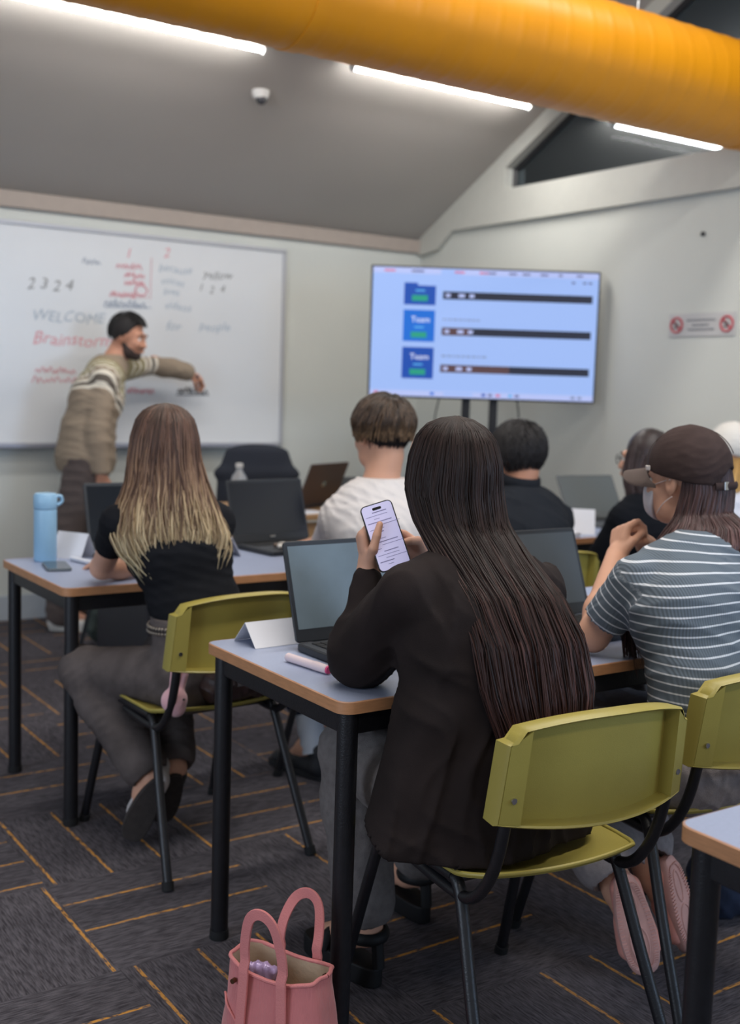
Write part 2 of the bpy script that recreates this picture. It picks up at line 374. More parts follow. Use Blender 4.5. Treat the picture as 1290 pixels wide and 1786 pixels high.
    def mesh(s, name, m, parent, ufun=None, mats=None):
        V, Q = s.nets(); attrs = {'u': ufun(V)} if ufun else None
        o = link_mesh(name, V, Q, m, None, True, attrs, mats=mats)
        if parent: rel(o, parent)
        return o
def rel(o, parent):
    """parent without moving (parents here are unrotated empties)"""
    o.parent = parent; me = o.data; n = len(me.vertices); a = np.empty(n*3, np.float32); me.vertices.foreach_get('co', a)
    a = a.reshape(-1, 3)-np.array(parent.location, np.float32); me.vertices.foreach_set('co', a.ravel()); me.update()
    return o
V3 = lambda *a: np.array(a, float)
def nrm(v): v = np.array(v, float); return v/np.linalg.norm(v)
def frame(yaw, pitch=0, roll=0):
    """columns: right, forward, up ; yaw anticlockwise from +Y, pitch up, roll"""
    return np.array(Matrix.Rotation(yaw, 3, 'Z') @ Matrix.Rotation(pitch, 3, 'X') @ Matrix.Rotation(roll, 3, 'Y'))
# ---------------------------------------------------------------- the room
YW, XW = 6.17, 4.565
ZC = lambda y: 2.29+.53*(YW-y)
fl = MB().box((3.0, 2.0, -.05), (14, 12, .1)).build('floor', carpet_mat()); struct(fl)
struct(MB().box((2.0, YW+.06, 1.15), (14, .12, 2.5)).build('wall_front', M_wall))
ZS, YG, RG = 2.515, 5.325, 1.2
b = MB(); b.prism([(YG, -.0), (YG, ZC(YG)), (YW+.05, ZC(YW+.05)), (YW+.05, 0)], XW, XW+.12, 'x'); b.prism([(-3, 0), (-3, ZS), (YG, ZS), (YG, 0)], XW, XW+.12, 'x')
struct(b.build('wall_right', M_wall))
b = MB(); t_ = .12
b.prism([(YW+.1, ZC(YW+.1)), (RG, ZC(RG)), (RG, ZC(RG)+t_), (YW+.1, ZC(YW+.1)+t_)], -5, 10, 'x'); struct(b.build('ceiling', M_ceil))
b = MB(); b.prism([(RG, ZC(RG)), (-4, ZC(RG)-.53*(RG+4)), (-4, ZC(RG)-.53*(RG+4)+t_), (RG, ZC(RG)+t_)], -5, 10, 'x'); struct(b.build('ceiling_back_slope', M_ceil))
struct(MB().box((2.0, YW-.015, 2.245), (14, .03, .085)).build('trim_1', M_cornice, bevel=.004))
b = MB(); X0, X1 = XW-.035, XW
b.prism([(YW-.001, 2.19), (YW-.001, ZC(YW)), (YG+.0, ZC(YG)), (YG, 2.32), (5.81, 2.32), (5.96, 2.215)], X0, X1, 'x'); b.prism([(YG, 2.32), (YG, ZS), (-3, ZS), (-3, 2.32)], X0, X1, 'x')
b.prism([(YG, ZC(YG)-.10), (YG, ZC(YG)), (RG, ZC(RG)), (RG, ZC(RG)-.10)], X0, XW+.10, 'x'); struct(b.build('trim_2', M_trim))
struct(MB().box((2.0, YW-.006, .069), (14, .012, .138)).build('baseboard_front', M_base, bevel=.003))
struct(MB().box((XW-.006, 1.5, .069), (.012, 9.3, .138)).build('baseboard_right', M_base, bevel=.003))
# gable window
wf = thing('window_1', '', ''); del wf['label']; del wf['category']; struct(wf); wf.location = (XW+.05, YG, ZS)
loop = [(0, 0), (0, ZC(YG)-.10-ZS), (RG-YG, ZC(RG)-.10-ZS), (RG-YG, 0)]
b = MB()
for (p, q) in zip(loop, loop[1:]+loop[:1]):
    b.tube([(0, p[0], p[1]), (0, q[0], q[1])], .024, 4)
b.build('window_frame', M_dark, wf)
gl = D.materials.new('tinted_glass'); gl.use_nodes = True; nt = gl.node_tree; nt.nodes.clear()
o_ = N(nt, 'ShaderNodeOutputMaterial'); tr = N(nt, 'ShaderNodeBsdfTransparent'); tr.inputs[0].default_value = (.50, .53, .55, 1); gs = N(nt, 'ShaderNodeBsdfGlossy'); gs.inputs['Roughness'].default_value = .03
fr_ = N(nt, 'ShaderNodeFresnel'); fr_.inputs[0].default_value = 1.08; mx = N(nt, 'ShaderNodeMixShader'); nt.links.new(fr_.outputs[0], mx.inputs[0]); nt.links.new(tr.outputs[0], mx.inputs[1]); nt.links.new(gs.outputs[0], mx.inputs[2]); nt.links.new(mx.outputs[0], o_.inputs[0])
MB().prism([(p[0]*.999-.002, p[1]+.002) for p in loop], -.004, .004, 'x').build('window_pane', gl, wf)
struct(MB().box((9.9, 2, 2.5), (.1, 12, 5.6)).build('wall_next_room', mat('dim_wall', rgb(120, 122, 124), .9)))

# ---- orange duct
def duct():
    yc, zc, r = 3.54, 2.692, .224
    root = thing('ventilation_duct', 'long orange round ventilation duct crossing under the sloping ceiling', 'duct', (1.5, yc, zc))
    m = mat('orange_duct_paint', rgb(218, 142, 12), .42, var=.05, vscale=5, bump=.12, bscale=14, spec=.45)
    n = 64; xs = np.linspace(-4.5, 3.06, 560); prof = []
    b = MB(); V = []
    for x in xs:
        ph = (x/.115) % 1; rr = r+(.0018 if ph < .09 else 0)-.0006*math.sin(ph*PI)
        V += [(x, rr*math.cos(2*PI*j/n), rr*math.sin(2*PI*j/n)) for j in range(n)]
    b.add(V, [(i*n+j, i*n+(j+1) % n, (i+1)*n+(j+1) % n, (i+1)*n+j) for i in range(len(xs)-1) for j in range(n)]); b.build('duct_tube', m, root, True)
    for x in (-2.4, .55, 2.9):
        MB().tube([(x-.03, 0, 0), (x-.028, 0, 0), (x+.028, 0, 0), (x+.03, 0, 0)], [r+.001, r+.004, r+.004, r+.001], 64).build('joint_band', m, root, True)
    for x in (-1.2, 2.2): MB().tube([(x, 0, r), (x, 0, ZC(yc)-zc)], .004, 6).build('hanger_rod', M_chrome, root)
duct()
# ---- ceiling strip lights
def strip(x0, x1, y, label, dz=.075, grp=None, es=50):
    root = thing('strip_light', label, 'light', ((x0+x1)/2, y, ZC(y)-dz)); L = x1-x0
    sl = Matrix.Rotation(math.atan(-.53), 4, 'X')
    MB().box((0, 0, .040), (L, .030, .030)).build('housing', mat('lamp_housing', rgb(190, 190, 188), .5), root, bevel=.004, xf=sl)
    MB().tube([(-L/2+.01, 0, -.004), (L/2-.01, 0, -.004)], .0085, 12).build('lamp_tube', mat('lit_tube', (1, 1, 1, 1), .4, emit=(1, .985, .96, 1), estr=es), root, True, xf=sl)
    for x in (-L/2, L/2): MB().box((x, 0, .010), (.012, .034, .055)).build('end_cap', mat('lamp_housing', rgb(190, 190, 188), .5), root, bevel=.003, xf=sl)
strip(1.36, 2.68, 4.92, 'lit strip light on the ceiling left of the camera dome')
strip(3.17, 4.33, 4.91, 'lit strip light partly hidden behind the orange duct, nearest the gable window')
strip(4.98, 6.1, 4.91, 'lit strip light seen through the gable window glass')
# ceiling sensor
cs = thing('ceiling_camera', 'small white dome camera on the sloping ceiling', 'camera', (2.84, 5.24, ZC(5.24)))
MB().lathe([(.045, 0), (.045, -.02), (.037, -.04), (.025, -.045)], 24).build('base', mat('white_plastic', rgb(206, 204, 200), .5), cs, True)
MB().ball((.0, -.012, -.045), .028, 16).build('dome', mat('dark_dome', rgb(60, 60, 64), .15), cs, True)
# wall sign
sg = thing('wall_sign', 'small white sign with two red prohibition roundels on the right wall', 'sign', (XW-.003, 3.825, 1.685))
MB().box((0, 0, 0), (.006, .41, .115)).build('plate', mat('sign_plate', rgb(190, 188, 186), .5), sg, bevel=.001)
b = MB()
for y in (.155, -.155):
    b = MB(); ring = [(-.0045, y+.036*math.cos(a), .036*math.sin(a)) for a in np.linspace(0, 2*PI, 28)]; b.tube(ring, .0055, 6, cap=False); b.tube([(-.0045, y+.025, .025), (-.0045, y-.025, -.025)], .005, 6)
    b.build('red_roundel', mat('sign_red', rgb(188, 60, 72), .5), sg, True)
for y in (.155, -.155):
    b = MB(); b.tube([(-.0035, y-.012, -.008), (-.0035, y+.006, .004), (-.0035, y+.014, .012)], .007, 6); b.box((-.004, y+.005, -.014), (.002, .03, .006))
    b.build('pictogram', mat('sign_dark', rgb(70, 60, 62), .5), sg, True)
b = MB()
for z, wd in ((.022, .17), (-.002, .09), (-.024, .16)):
    y = -wd/2
    while y < wd/2: k = random.uniform(.006, .016); b.box((-.0035, y+k/2, z), (.001, k, .009)); y += k+.0035
b.build('small_print', mat('sign_print', rgb(110, 112, 118), .5), sg)
tag(MB().lathe([(.012, 0), (.012, .008), (.004, .01)], 12, (0, 0, 0)).build('wall_hook', M_dark, None, True, xf=Matrix.Translation((XW, 3.851, 2.126)) @ Matrix.Rotation(R(-90), 4, 'Y')), 'tiny dark stud on the upper right wall', 'hook')

# ---- whiteboard
wb = thing('whiteboard', 'long wall-mounted whiteboard covered in faint marker notes', 'whiteboard', (2.0, YW, .96))
MB().box((0, -.012, .583), (3.06, .018, 1.155)).build('board', mat('whiteboard_enamel', rgb(216, 217, 218), .28, var=.02, vscale=2, spec=.5), wb)
b = MB(); fw = .022
b.box((0, -.016, 1.166), (3.06, .03, fw)); b.box((0, -.016, 0), (3.06, .03, fw)); b.box((-1.52, -.016, .583), (fw, .03, 1.166)); b.box((1.52, -.016, .583), (fw, .03, 1.166)); b.build('frame', mat('board_frame', rgb(182, 182, 186), .4, .3), wb, bevel=.003)
b = MB(); b.box((0, -.055, -.012), (2.9, .085, .008)); b.box((0, -.096, -.004), (2.9, .006, .022)); b.build('pen_tray', mat('board_tray', rgb(150, 152, 164), .4, .3), wb, bevel=.002)
def writing(items, name, m):
    for s_, x, z, size in items:
        b = MB(); V, Fc = text_verts(s_, size, .25)
        b.add([(x-2.0+v[0]*1.05, -.0222, z-.96+v[1]+.006*math.sin(v[0]*40+x*9)) for v in V], Fc)
        b.build('written_word', m, wb)
def scrib(b, x, z, wd, h, n, r=.0028, seed=0):
    rg = random.Random(seed); pts = []
    for k in range(n): pts.append((x-2.0+wd*k/(n-1)+rg.uniform(-.004, .004), -.0225, z-.96+(h*rg.uniform(.35, 1) if k % 2 else -h*rg.uniform(0, .35))))
    b.tube(smooth_path(pts, 4), r, 5)
M_red = mat('red_marker', rgb(216, 148, 156), .6)
for k, (x, z, wd) in enumerate([(2.45, 1.944, .15), (2.50, 1.897, .12), (2.50, 1.857, .12), (2.42, 1.785, .15), (2.0, 1.352, .22), (1.98, 1.30, .30), (2.52, 1.255, .16)]): b = MB(); scrib(b, x, z, wd, .03, 15+k, .0026, k); b.build('written_word', M_red, wb, True)
MB().tube([(.60+.035*math.cos(a), -.0225, .865+.028*math.sin(a)) for a in np.linspace(0, 4*PI, 40)], .004, 5).build('pen_circle', M_red, wb, True)
MB().tube([(.41, -.0225, .825), (.64, -.0225, .83)], .0022, 5).build('underline', M_red, wb, True); MB().tube([(.66, -.0225, 1.05), (.655, -.0225, .82)], .0018, 5).build('dividing_line', M_red, wb, True)
writing([('1', 2.50, 2.005, .075), ('2', 2.73, 2.02, .075), ('Brainstorm', 1.98, 1.50, .095)], 'red_pen_words', mat('red_marker', rgb(216, 148, 156), .6))
writing([('WELCOME  to', 1.976, 1.625, .080), ('because', 2.70, 1.94, .062), ('voices', 2.715, 1.87, .055), ('lives', 2.73, 1.81, .055), ('videos', 2.74, 1.73, .062), ('for', 2.75, 1.61, .075), ('people', 2.96, 1.625, .070)], 'blue_pen_words', mat('blue_marker', rgb(164, 176, 188), .6))
M_db = mat('dark_blue_marker', rgb(140, 152, 170), .6)
b = MB(); scrib(b, 2.385, 1.735, .24, .034, 19, .003, 40); b.build('written_word', M_db, wb, True); b = MB(); scrib(b, 2.26, 1.95, .10, .028, 9, .0026, 41); b.build('written_word', M_db, wb, True); MB().tube([(.385, -.0225, .762), (.66, -.0225, .772)], .0024, 5).build('underline', M_db, wb, True)
writing([('2 3 2 4', 1.95, 1.79, .085), ('yellow', 2.98, 1.925, .068), ('1  2  4', 2.95, 1.845, .062)], 'black_pen_words', mat('grey_marker', rgb(134, 134, 134), .6))
b = MB(); scrib(b, 2.83, 1.262, .19, .034, 17, .0036, 50); b.build('written_word', mat('black_marker', rgb(80, 78, 80), .6), wb, True); MB().tube([(.82, -.0225, .285), (1.03, -.0225, .290)], .003, 5).build('underline', MATS['black_marker'], wb, True)

# ---- television on a stand
def tv():
    root = thing('television', 'large flat television on a black floor stand showing a web page with blue tiles', 'television', (3.985, 4.80, 0), math.atan2(-.68, 1.02))
    W_, H_ = 1.225, .70; zc = 1.625
    MB().box((0, .03, zc), (W_, .05, H_)).build('casing', M_dark, root, bevel=.005)
    b = MB(); y = .004; w2, h2 = W_/2-.010, H_/2-.010
    def q(x0, z0, x1, z1, c, dy=0, rad=0):
        b.cur = c; b.prism([(x0, z0), (x1, z0), (x1, z1), (x0, z1)], y-dy-.0006, y-dy, 'y')
    X_ = lambda u: -w2+2*w2*u; Z_ = lambda v: zc+h2-2*h2*v
    q(X_(0), Z_(1), X_(1), Z_(0), 0)
    q(X_(0), Z_(.045), X_(1), Z_(0), 1, .001); q(X_(.30), Z_(.045), X_(.39), Z_(0.004), 0, .002)
    q(X_(0), Z_(1), X_(1), Z_(.955), 1, .001)
    for k, (v0, v1, c) in enumerate(((.115, .285, 3), (.325, .570, 2), (.615, .860, 3))):
        q(X_(.140), Z_(v1), X_(.280), Z_(v0), c, .001); vm = (v1+v0)/2 if k else .15
        q(X_(.175), Z_(v1-.045-.030), X_(.245), Z_(v1-.030), 4, .002)
        q(X_(.190), Z_(v1-.105-.012), X_(.232), Z_(v1-.105), 6, .002)
    q(X_(.20), Z_(.135), X_(.28), Z_(.115), 0, .002)
    for k, v in enumerate((.205, .485, .775)):
        q(X_(.312), Z_(v+.030), X_(.976), Z_(v-.030), 5, .001); 
        if k: q(X_(.312), Z_(v+.030), X_(.44 if k == 1 else .62), Z_(v-.030), 7, .0015)
        for u, r_ in ((.335, .010), (.395, .014), (.44, .011)): q(X_(u-r_), Z_(v+.013), X_(u+r_), Z_(v-.013), 1, .0025)
    for v, u1 in ((.39, .47), (.675, .50)):
        u = .315
        while u < u1: d = random.uniform(.008, .022); q(X_(u), Z_(v+.008), X_(u+d), Z_(v-.004), 8, .001); u += d+.006
    rg = random.Random(2)
    for u in (.05, .17, .19, .21, .36, .47, .49, .52, .60, .66, .74, .82, .9): q(X_(u), Z_(.032), X_(u+rg.uniform(.012, .05)), Z_(.018), 9 if u not in (.05, .36, .47) else 10, .0025)
    for u in (.88, .93, .955): q(X_(u), Z_(.085), X_(u+.016), Z_(.070), 9, .001)
    for u, c in ((.02, 10), (.27, 2), (.50, 3), (.53, 9), (.565, 10), (.62, 6), (.65, 9), (.90, 8), (.93, 8)): q(X_(u), Z_(.985), X_(u+.018), Z_(.965), c, .002)
    q(X_(.33), Z_(.985), X_(.46), Z_(.963), 0, .002)
    em = lambda n_, c, s_: mat(n_, (c[0]*.2, c[1]*.2, c[2]*.2, 1), .5, emit=c, estr=s_)
    b.build('screen', [em('tv_page', rgb(154, 182, 238), .93), em('tv_bar', rgb(178, 190, 238), .92), em('tv_tile_blue', rgb(0, 108, 216), .8), em('tv_tile_deep', rgb(10, 76, 178), .8), em('tv_green', rgb(30, 160, 130), .8),
                       em('tv_dark', rgb(30, 34, 54), .8), em('tv_cyan', rgb(90, 180, 240), .8), em('tv_brown', rgb(88, 62, 66), .8), em('tv_grey', rgb(130, 144, 182), .8), em('tv_mark', rgb(100, 104, 150), .8), em('tv_red', rgb(214, 110, 150), .8)], root)
    for k, v in enumerate((.325, .615)):
        b = MB(); V, Fc = text_verts('Team', .045); b.add([(X_(.174)+p[0], y-.0035, Z_(v+.095)+p[1]) for p in V], Fc)
        b.build('screen_text', em('tv_white', rgb(225, 232, 250), .95), root)
    for x in (-.075, .075): MB().box((x, .075, .80), (.045, .03, 1.36)).build('stand_pole', M_black, root, bevel=.003)
    b = MB(); b.box((0, .08, .03), (.70, .05, .05)); b.box((-.33, .08, .03), (.05, .60, .05)); b.box((.33, .08, .03), (.05, .60, .05)); b.build('stand_base', M_black, root, bevel=.004)
    for x in (-.33, .33):
        for y_ in (-.19, .35): MB().tube([(x-.012, y_, .012), (x+.012, y_, .012)], .012, 12).build('castor', M_rubber, root, True)
    for x in (-.22, .20): MB().tube(smooth_path([(x, .06, 1.29), (x*1.1, .07, 1.1), (x*.8, .07, .8), (x*.35, .075, .55)]), .004, 6).build('cable', M_dark, root, True)
tv()

# ---- tables
def rounded(x0, y0, x1, y1, r, n=6):
    return [(cx+r*math.cos(a), cy+r*math.sin(a)) for cx, cy, a0 in ((x1-r, y1-r, 0), (x0+r, y1-r, 90), (x0+r, y0+r, 180), (x1-r, y0+r, 270)) for a in [R(a0+90*i/n) for i in range(n+1)]]
def make_table(name, label, w_, d_, loc, group=None):
    root = thing(name, label, 'table', loc, 0, group)
    MB().prism(rounded(.0015, .0015, w_-.0015, d_-.0015, .028), .700, .7205).build('tabletop', M_lam, root)
    b = MB(); outer = rounded(0, 0, w_, d_, .03); inner = rounded(.003, .003, w_-.003, d_-.003, .027); n = len(outer)
    V = [(p[0], p[1], z) for p, z in [(p, .6965) for p in outer]+[(p, .7195) for p in outer]+[(p, .7212) for p in inner]+[(p, .6965) for p in inner]]
    b.add(V, [(r*n+i, r*n+(i+1) % n, ((r+1) % 4)*n+(i+1) % n, ((r+1) % 4)*n+i) for r in range(4) for i in range(n)]); b.build('edging', M_edge, root, True)
    b = MB(); i_ = .035; z = .672
    for y in (i_, d_-i_): b.box((w_/2, y, z), (w_-2*i_, .025, .048))
    for x in (i_, w_-i_): b.box((x, d_/2, z), (.025, d_-2*i_, .048))
    b.build('frame', M_black, root, bevel=.003)
    for x in (i_, w_-i_):
        for y in (i_, d_-i_):
            lg = MB().tube([(x, y, .014), (x, y, .696)], .021, 20).build('leg', M_black, root, True)
            MB().lathe([(.0225, 0), (.0235, .004), (.0225, .022)], 20, (x, y, 0)).build('rubber_foot', M_rubber, lg, True)
    return root
G_T = 'blue-grey classroom tables with beech edging'
make_table('classroom_table', 'blue-grey table in the middle foreground carrying the pink marker and open laptop', 1.2, .6, (1.177, 1.79, 0), G_T)
make_table('classroom_table', 'blue-grey table at the left with the light blue bottle standing on it', 1.32, .61, (1.116, 3.175, 0), G_T)
make_table('classroom_table', 'blue-grey table cut off by the bottom right corner of the photo', 1.2, .6, (1.265, .455, 0), G_T)
make_table('classroom_table', 'blue-grey table glimpsed just beyond the arm of the woman in the brown cap', 1.2, .6, (2.475, 1.96, 0), G_T)
make_table('classroom_table', 'blue-grey table under the laptop and name card in the back row at the right', 1.4, .6, (2.78, 3.46, 0), G_T)
# teacher's desk
dk = thing('teacher_desk', 'beech teacher\'s desk with a full front panel under the brown laptop', 'desk', (1.95, 4.55, 0))
M_beech = mat('beech_veneer', rgb(186, 146, 104), .5, var=.10, vscale=6, stretch=(1, 8, 8))
MB().prism(rounded(0, 0, 1.55, .65, .02), .697, .722).build('desktop', M_beech, dk, bevel=.003)
MB().box((.775, .06, .38), (1.45, .018, .60)).build('front_panel', M_beech, dk)
for x in (.04, 1.51): MB().box((x, .325, .352), (.025, .58, .69)).build('side_panel', mat('desk_side', rgb(40, 40, 46), .5), dk, bevel=.003)

# ---- olive chairs
def make_chair(label, loc, rz):
    root = thing('stacking_chair', label, 'chair', loc, rz, 'olive yellow plastic chairs with black tube legs')
    for s_ in (-1, 1):
        x = s_*.188
        lg = MB().tube(smooth_path([(s_*.222, -.005, .012), (s_*.204, .085, .22), (x, .158, .395), (x, .19, .418)], 5), .0125, 14).build('leg', M_black, root, True)
        MB().tube([(s_*.223, -.008, 0), (s_*.221, .0, .022)], .016, 14).build('rubber_foot', M_rubber, lg, True)
        lg = MB().tube(smooth_path([(s_*.218, .565, .012), (s_*.204, .505, .22), (x, .455, .395), (x, .425, .418), (x, .36, .420), (x, .18, .420)], 5), .0125, 14).build('leg', M_black, root, True)
        MB().tube([(s_*.219, .568, 0), (s_*.217, .56, .022)], .016, 14).build('rubber_foot', M_rubber, lg, True)
        MB().tube(smooth_path([(x, .0135, .725), (x, .0262, .60), (x, .050, .50), (x, .085, .435), (x, .13, .398), (x, .20, .392), (x, .34, .400)], 6), .0115, 14, flat=((1, 0, 0), 1.0)).build('back_upright', M_black, root, True)
    b = MB(); b.tube([(-.188, .20, .405), (.188, .20, .405)], .009, 10); b.tube([(-.188, .42, .412), (.188, .42, .412)], .009, 10); b.build('crossbar', M_black, root, True)
    # seat shell
    n, m_ = 24, 24; V = []
    def S(u, v):     # u -1..1 , v 0 rear .. 1 front
        e = 1-.10*max(0, (v-.8)/.2)**2-.16*max(0, (.22-v)/.22)**2
        x = u*.205*e; y = .075+v*.43+(-.012*u*u if v > .5 else .02*u*u*(1-v*2))
        z = .436-.014*(1-u*u)*math.sin(PI*min(1, v*1.15))**1+.004*u*u-.035*max(0, (v-.82)/.18)**2+.012*max(0, (.15-v)/.15)
        return x, y, z
    for i in range(n+1):
        for j in range(m_+1): V.append(S(-1+2*i/n, j/m_))
    N1 = len(V); V += [(x*.992, y, z-.007) for x, y, z in V]
    id_ = lambda i, j: i*(m_+1)+j; Fc = []
    for i in range(n):
        for j in range(m_): Fc += [(id_(i, j), id_(i+1, j), id_(i+1, j+1), id_(i, j+1)), (N1+id_(i, j), N1+id_(i, j+1), N1+id_(i+1, j+1), N1+id_(i+1, j))]
    for i in range(n):
        for j in (0, m_): Fc.append((id_(i, j), id_(i+1, j), N1+id_(i+1, j), N1+id_(i, j)))
    for j in range(m_):
        for i in (0, n): Fc.append((id_(i, j), id_(i, j+1), N1+id_(i, j+1), N1+id_(i, j)))
    b = MB(); b.add(V, Fc); b.tube([V[id_(i, 0)] for i in range(n+1)]+[V[id_(n, j)] for j in range(m_+1)]+[V[id_(i, m_)] for i in range(n, -1, -1)]+[V[id_(0, j)] for j in range(m_, -1, -1)], .0048, 8, cap=False)
    b.build('seat', M_plas, root, True)
    # backrest: shell, deep rim behind, side channels
    def Bk(u, v, off=0):
        top = .772-.030*abs(u)**2.4-(.018 if abs(u) > .93 else 0); bot = .578-.012*(1-abs(u)**2)
        z = bot+(top-bot)*v; x = u*(.213-.008*v); y = -.012+.050*u*u-.05*(v-.3)*.35
        return V3(x, y+off, z)
    n, m_ = 32, 10; V = [tuple(Bk(-1+2*i/n, j/m_, .016)) for i in range(n+1) for j in range(m_+1)]; N1 = len(V); V += [tuple(Bk(-1+2*i/n, j/m_, .010)) for i in range(n+1) for j in range(m_+1)]
    Fc = []
    for i in range(n):
        for j in range(m_): Fc += [(id2 := i*(m_+1)+j, (i+1)*(m_+1)+j, (i+1)*(m_+1)+j+1, i*(m_+1)+j+1), (N1+i*(m_+1)+j, N1+i*(m_+1)+j+1, N1+(i+1)*(m_+1)+j+1, N1+(i+1)*(m_+1)+j)]
    b = MB(); b.add(V, Fc)
    loop = [(u, 0) for u in np.linspace(-1, 1, 33)]+[(1, v) for v in np.linspace(.1, .9, 9)]+[(u, 1) for u in np.linspace(1, -1, 33)]+[(-1, v) for v in np.linspace(.9, .1, 9)]
    L_ = len(loop); c_ = Bk(0, .5)
    def ring(off, sc_): return [tuple(Bk(u*sc_[0], .5+(v-.5)*sc_[1], off)) for u, v in loop]
    RV = ring(.020, (1, 1))+ring(-.016, (1.015, 1.03))+ring(-.022, (.995, .99))+ring(-.019, (.978, .955))+ring(.012, (.962, .93))
    b.add(RV, [(r*L_+i, r*L_+(i+1) % L_, (r+1)*L_+(i+1) % L_, (r+1)*L_+i) for r in range(4) for i in range(L_)])
    for s_ in (-1, 1):           # channels that take the uprights
        V = []
        for v in (0.02, .98):
            for u, off in ((.79, .012), (.82, -.0215), (.985, -.0215), (.99, .012)): V.append(tuple(Bk(s_*u, v, off)))
        b.add(V, [(0, 1, 5, 4), (1, 2, 6, 5), (2, 3, 7, 6), (0, 3, 2, 1), (4, 5, 6, 7)])
    b.build('backrest', M_plas, root, True)
    for s_ in (-1, 1):
        p = Bk(s_*.90, .28, -.0215); MB().tube([p, p-V3(0, .003, 0)], .0055, 12).build('screw', M_chrome, root, True)
    return root
ch0 = make_chair('olive chair in the foreground with the long dark-haired woman on it', (1.485, 1.405, 0), R(-5))
for lb, x, y, a in (('olive chair holding the ombre-haired woman and a brown handbag', 1.435, 2.665, 2), ('olive chair at the right edge under the woman in the brown cap', 2.045, 1.455, -4),
                    ('olive chair under the man in the white t-shirt', 2.12, 2.72, 0), ('olive chair under the man in the black collared shirt', 2.82, 2.93, 0),
                    ('olive chair under the woman in the black jumper', 3.43, 2.77, 4), ('olive chair under the person in the white cap', 3.99, 2.78, 4)):
    dup(ch0, (x, y, 0), R(a), lb)
# office chair
oc = thing('office_chair', 'black office chair with tall rounded back behind the teacher\'s desk', 'chair', (3.0, 5.48, 0), R(-20))
F = Field((-.32, -.2, .55), (.32, .2, 1.1), .008); F.cone((0, 0, .64), (0, .01, .84), .05, .05, .02, (1, 0, 0), 4.5, 4.3); F.cone((0, .01, .84), (0, .02, .950), .05, .05, .02, (1, 0, 0), 4.3, 3.5)
F.mesh('backrest', mat('black_office_fabric', rgb(40, 44, 54), .9, bump=.2, bscale=400), None).parent = oc
MB().box((0, .27, .48), (.48, .46, .08)).build('seat', MATS['black_office_fabric'], oc, bevel=.03, seg=4)
MB().tube(smooth_path([(0, .2, .43), (0, .0, .42), (0, -.065, .50), (0, -.055, .75)]), .02, 10).build('back_bracket', M_black, oc, True)
MB().tube([(0, .25, .08), (0, .25, .46)], .025, 14).build('gas_column', M_black, oc, True)
b = MB()
for k in range(5): a = 2*PI*k/5; b.tube([(0, .25, .10), (.29*math.cos(a), .25+.29*math.sin(a), .06)], [.024, .014], 8)
b.build('star_base', M_black, oc, True)
for k in range(5): a = 2*PI*k/5; MB().ball((.29*math.cos(a), .25+.29*math.sin(a), .026), .026, 10).build('castor', M_rubber, oc, True)

# ---- laptops (hinge centre at origin, user on -y)
def laptop(label, loc, rz, open_deg=108, w_=.36, d_=.24, scr=None, shell=None, logo=True, deck=None, pts=None):
    root = thing('laptop', label, 'laptop', loc, rz); shell = shell or M_lap; z = .001
    MB().prism(rounded(-w_/2, -d_, w_/2, 0, .012), z, .017).build('base', shell, root, bevel=.003)
    MB().prism(rounded(-w_/2+.006, -d_+.006, w_/2-.006, -.012, .008), .0168, .0178).build('palm_rest', deck or M_keyg, root)
    b = MB(); kw = (w_-.05)/14
    for r in range(5):
        for c in range(14):
            if r == 4 and 4 <= c <= 8: continue
            b.box((-w_/2+.025+kw*(c+.5), -.032-r*.0175, .0188), (kw*.82, .0145, .003))
    b.box((-w_/2+.025+kw*6.5, -.032-4*.0175, .0188), (kw*4.8, .0145, .003)); b.build('keyboard', M_key, root)
    MB().box((-.01, -d_+.052, .0180), (.10, .062, .001)).build('touchpad', M_lap, root)
    M_ = Matrix.Translation((0, -.004, .016)) @ Matrix.Rotation(R(open_deg-180), 4, 'X') @ Matrix.Rotation(R(180), 4, 'X')
    # lid in its closed frame: extends -y ; rotate about the hinge
    M_ = Matrix.Translation((0, -.004, .018)) @ Matrix.Rotation(-R(open_deg), 4, 'X')
    H_ = d_-.004
    def fl(bb): return bb
    lid = MB().prism(rounded(-w_/2, -H_, w_/2, 0, .010), 0.0, .008).build('lid', shell, root, bevel=.0025, xf=M_)
    MB().prism([(-w_/2+.010, -H_+.012), (w_/2-.010, -H_+.012), (w_/2-.010, -.030), (-w_/2+.010, -.030)], -.0006, 0.0).build('display', scr or M_screen, lid, xf=M_)
    if logo:
        MB().tube([(-.012, -.016, -.0004), (.012, -.016, -.0004)], .0042, 10, flat=((0, 1, 0), 1)).build('logo', M_chrome, lid, xf=M_)
        MB().lathe([(.016, 0), (.016, .0012), (.012, .0014)], 20, (0, -H_/2, .008)).build('lid_badge', M_chrome, lid, xf=M_)
    MB().tube([(-w_*.36, .002, .014), (w_*.36, .002, .014)], .006, 10).build('hinge', M_dark, root, True)
    return root
T = .7212
laptop('open dark laptop with a grey-green blank screen in front of the long-haired woman', (1.50, 2.215, T), R(1), 108, scr=M_screen2)
laptop('open dark laptop on the left table, right of the ombre-haired woman', (2.12, 3.745, T), R(6), 106, .345, scr=mat('laptop_screen_black', rgb(22, 26, 36), .14, spec=.6))
laptop('dark laptop half hidden behind the ombre-haired woman, beside the folded card', (1.58, 3.745, T), R(-2), 107, .35)
laptop('open dark laptop between the long-haired woman and the brown cap', (2.045, 2.19, T), R(0), 110, .37, scr=mat('slate_laptop_screen', rgb(70, 76, 82), .3, spec=.5))
laptop('grey-backed laptop in the back row beside the white folded card', (3.985, 3.90, T), R(-6), 120, .34, .23, scr=mat('grey_laptop_screen', rgb(96, 102, 104), .4, spec=.4), shell=mat('grey_shell', rgb(92, 96, 98), .5))
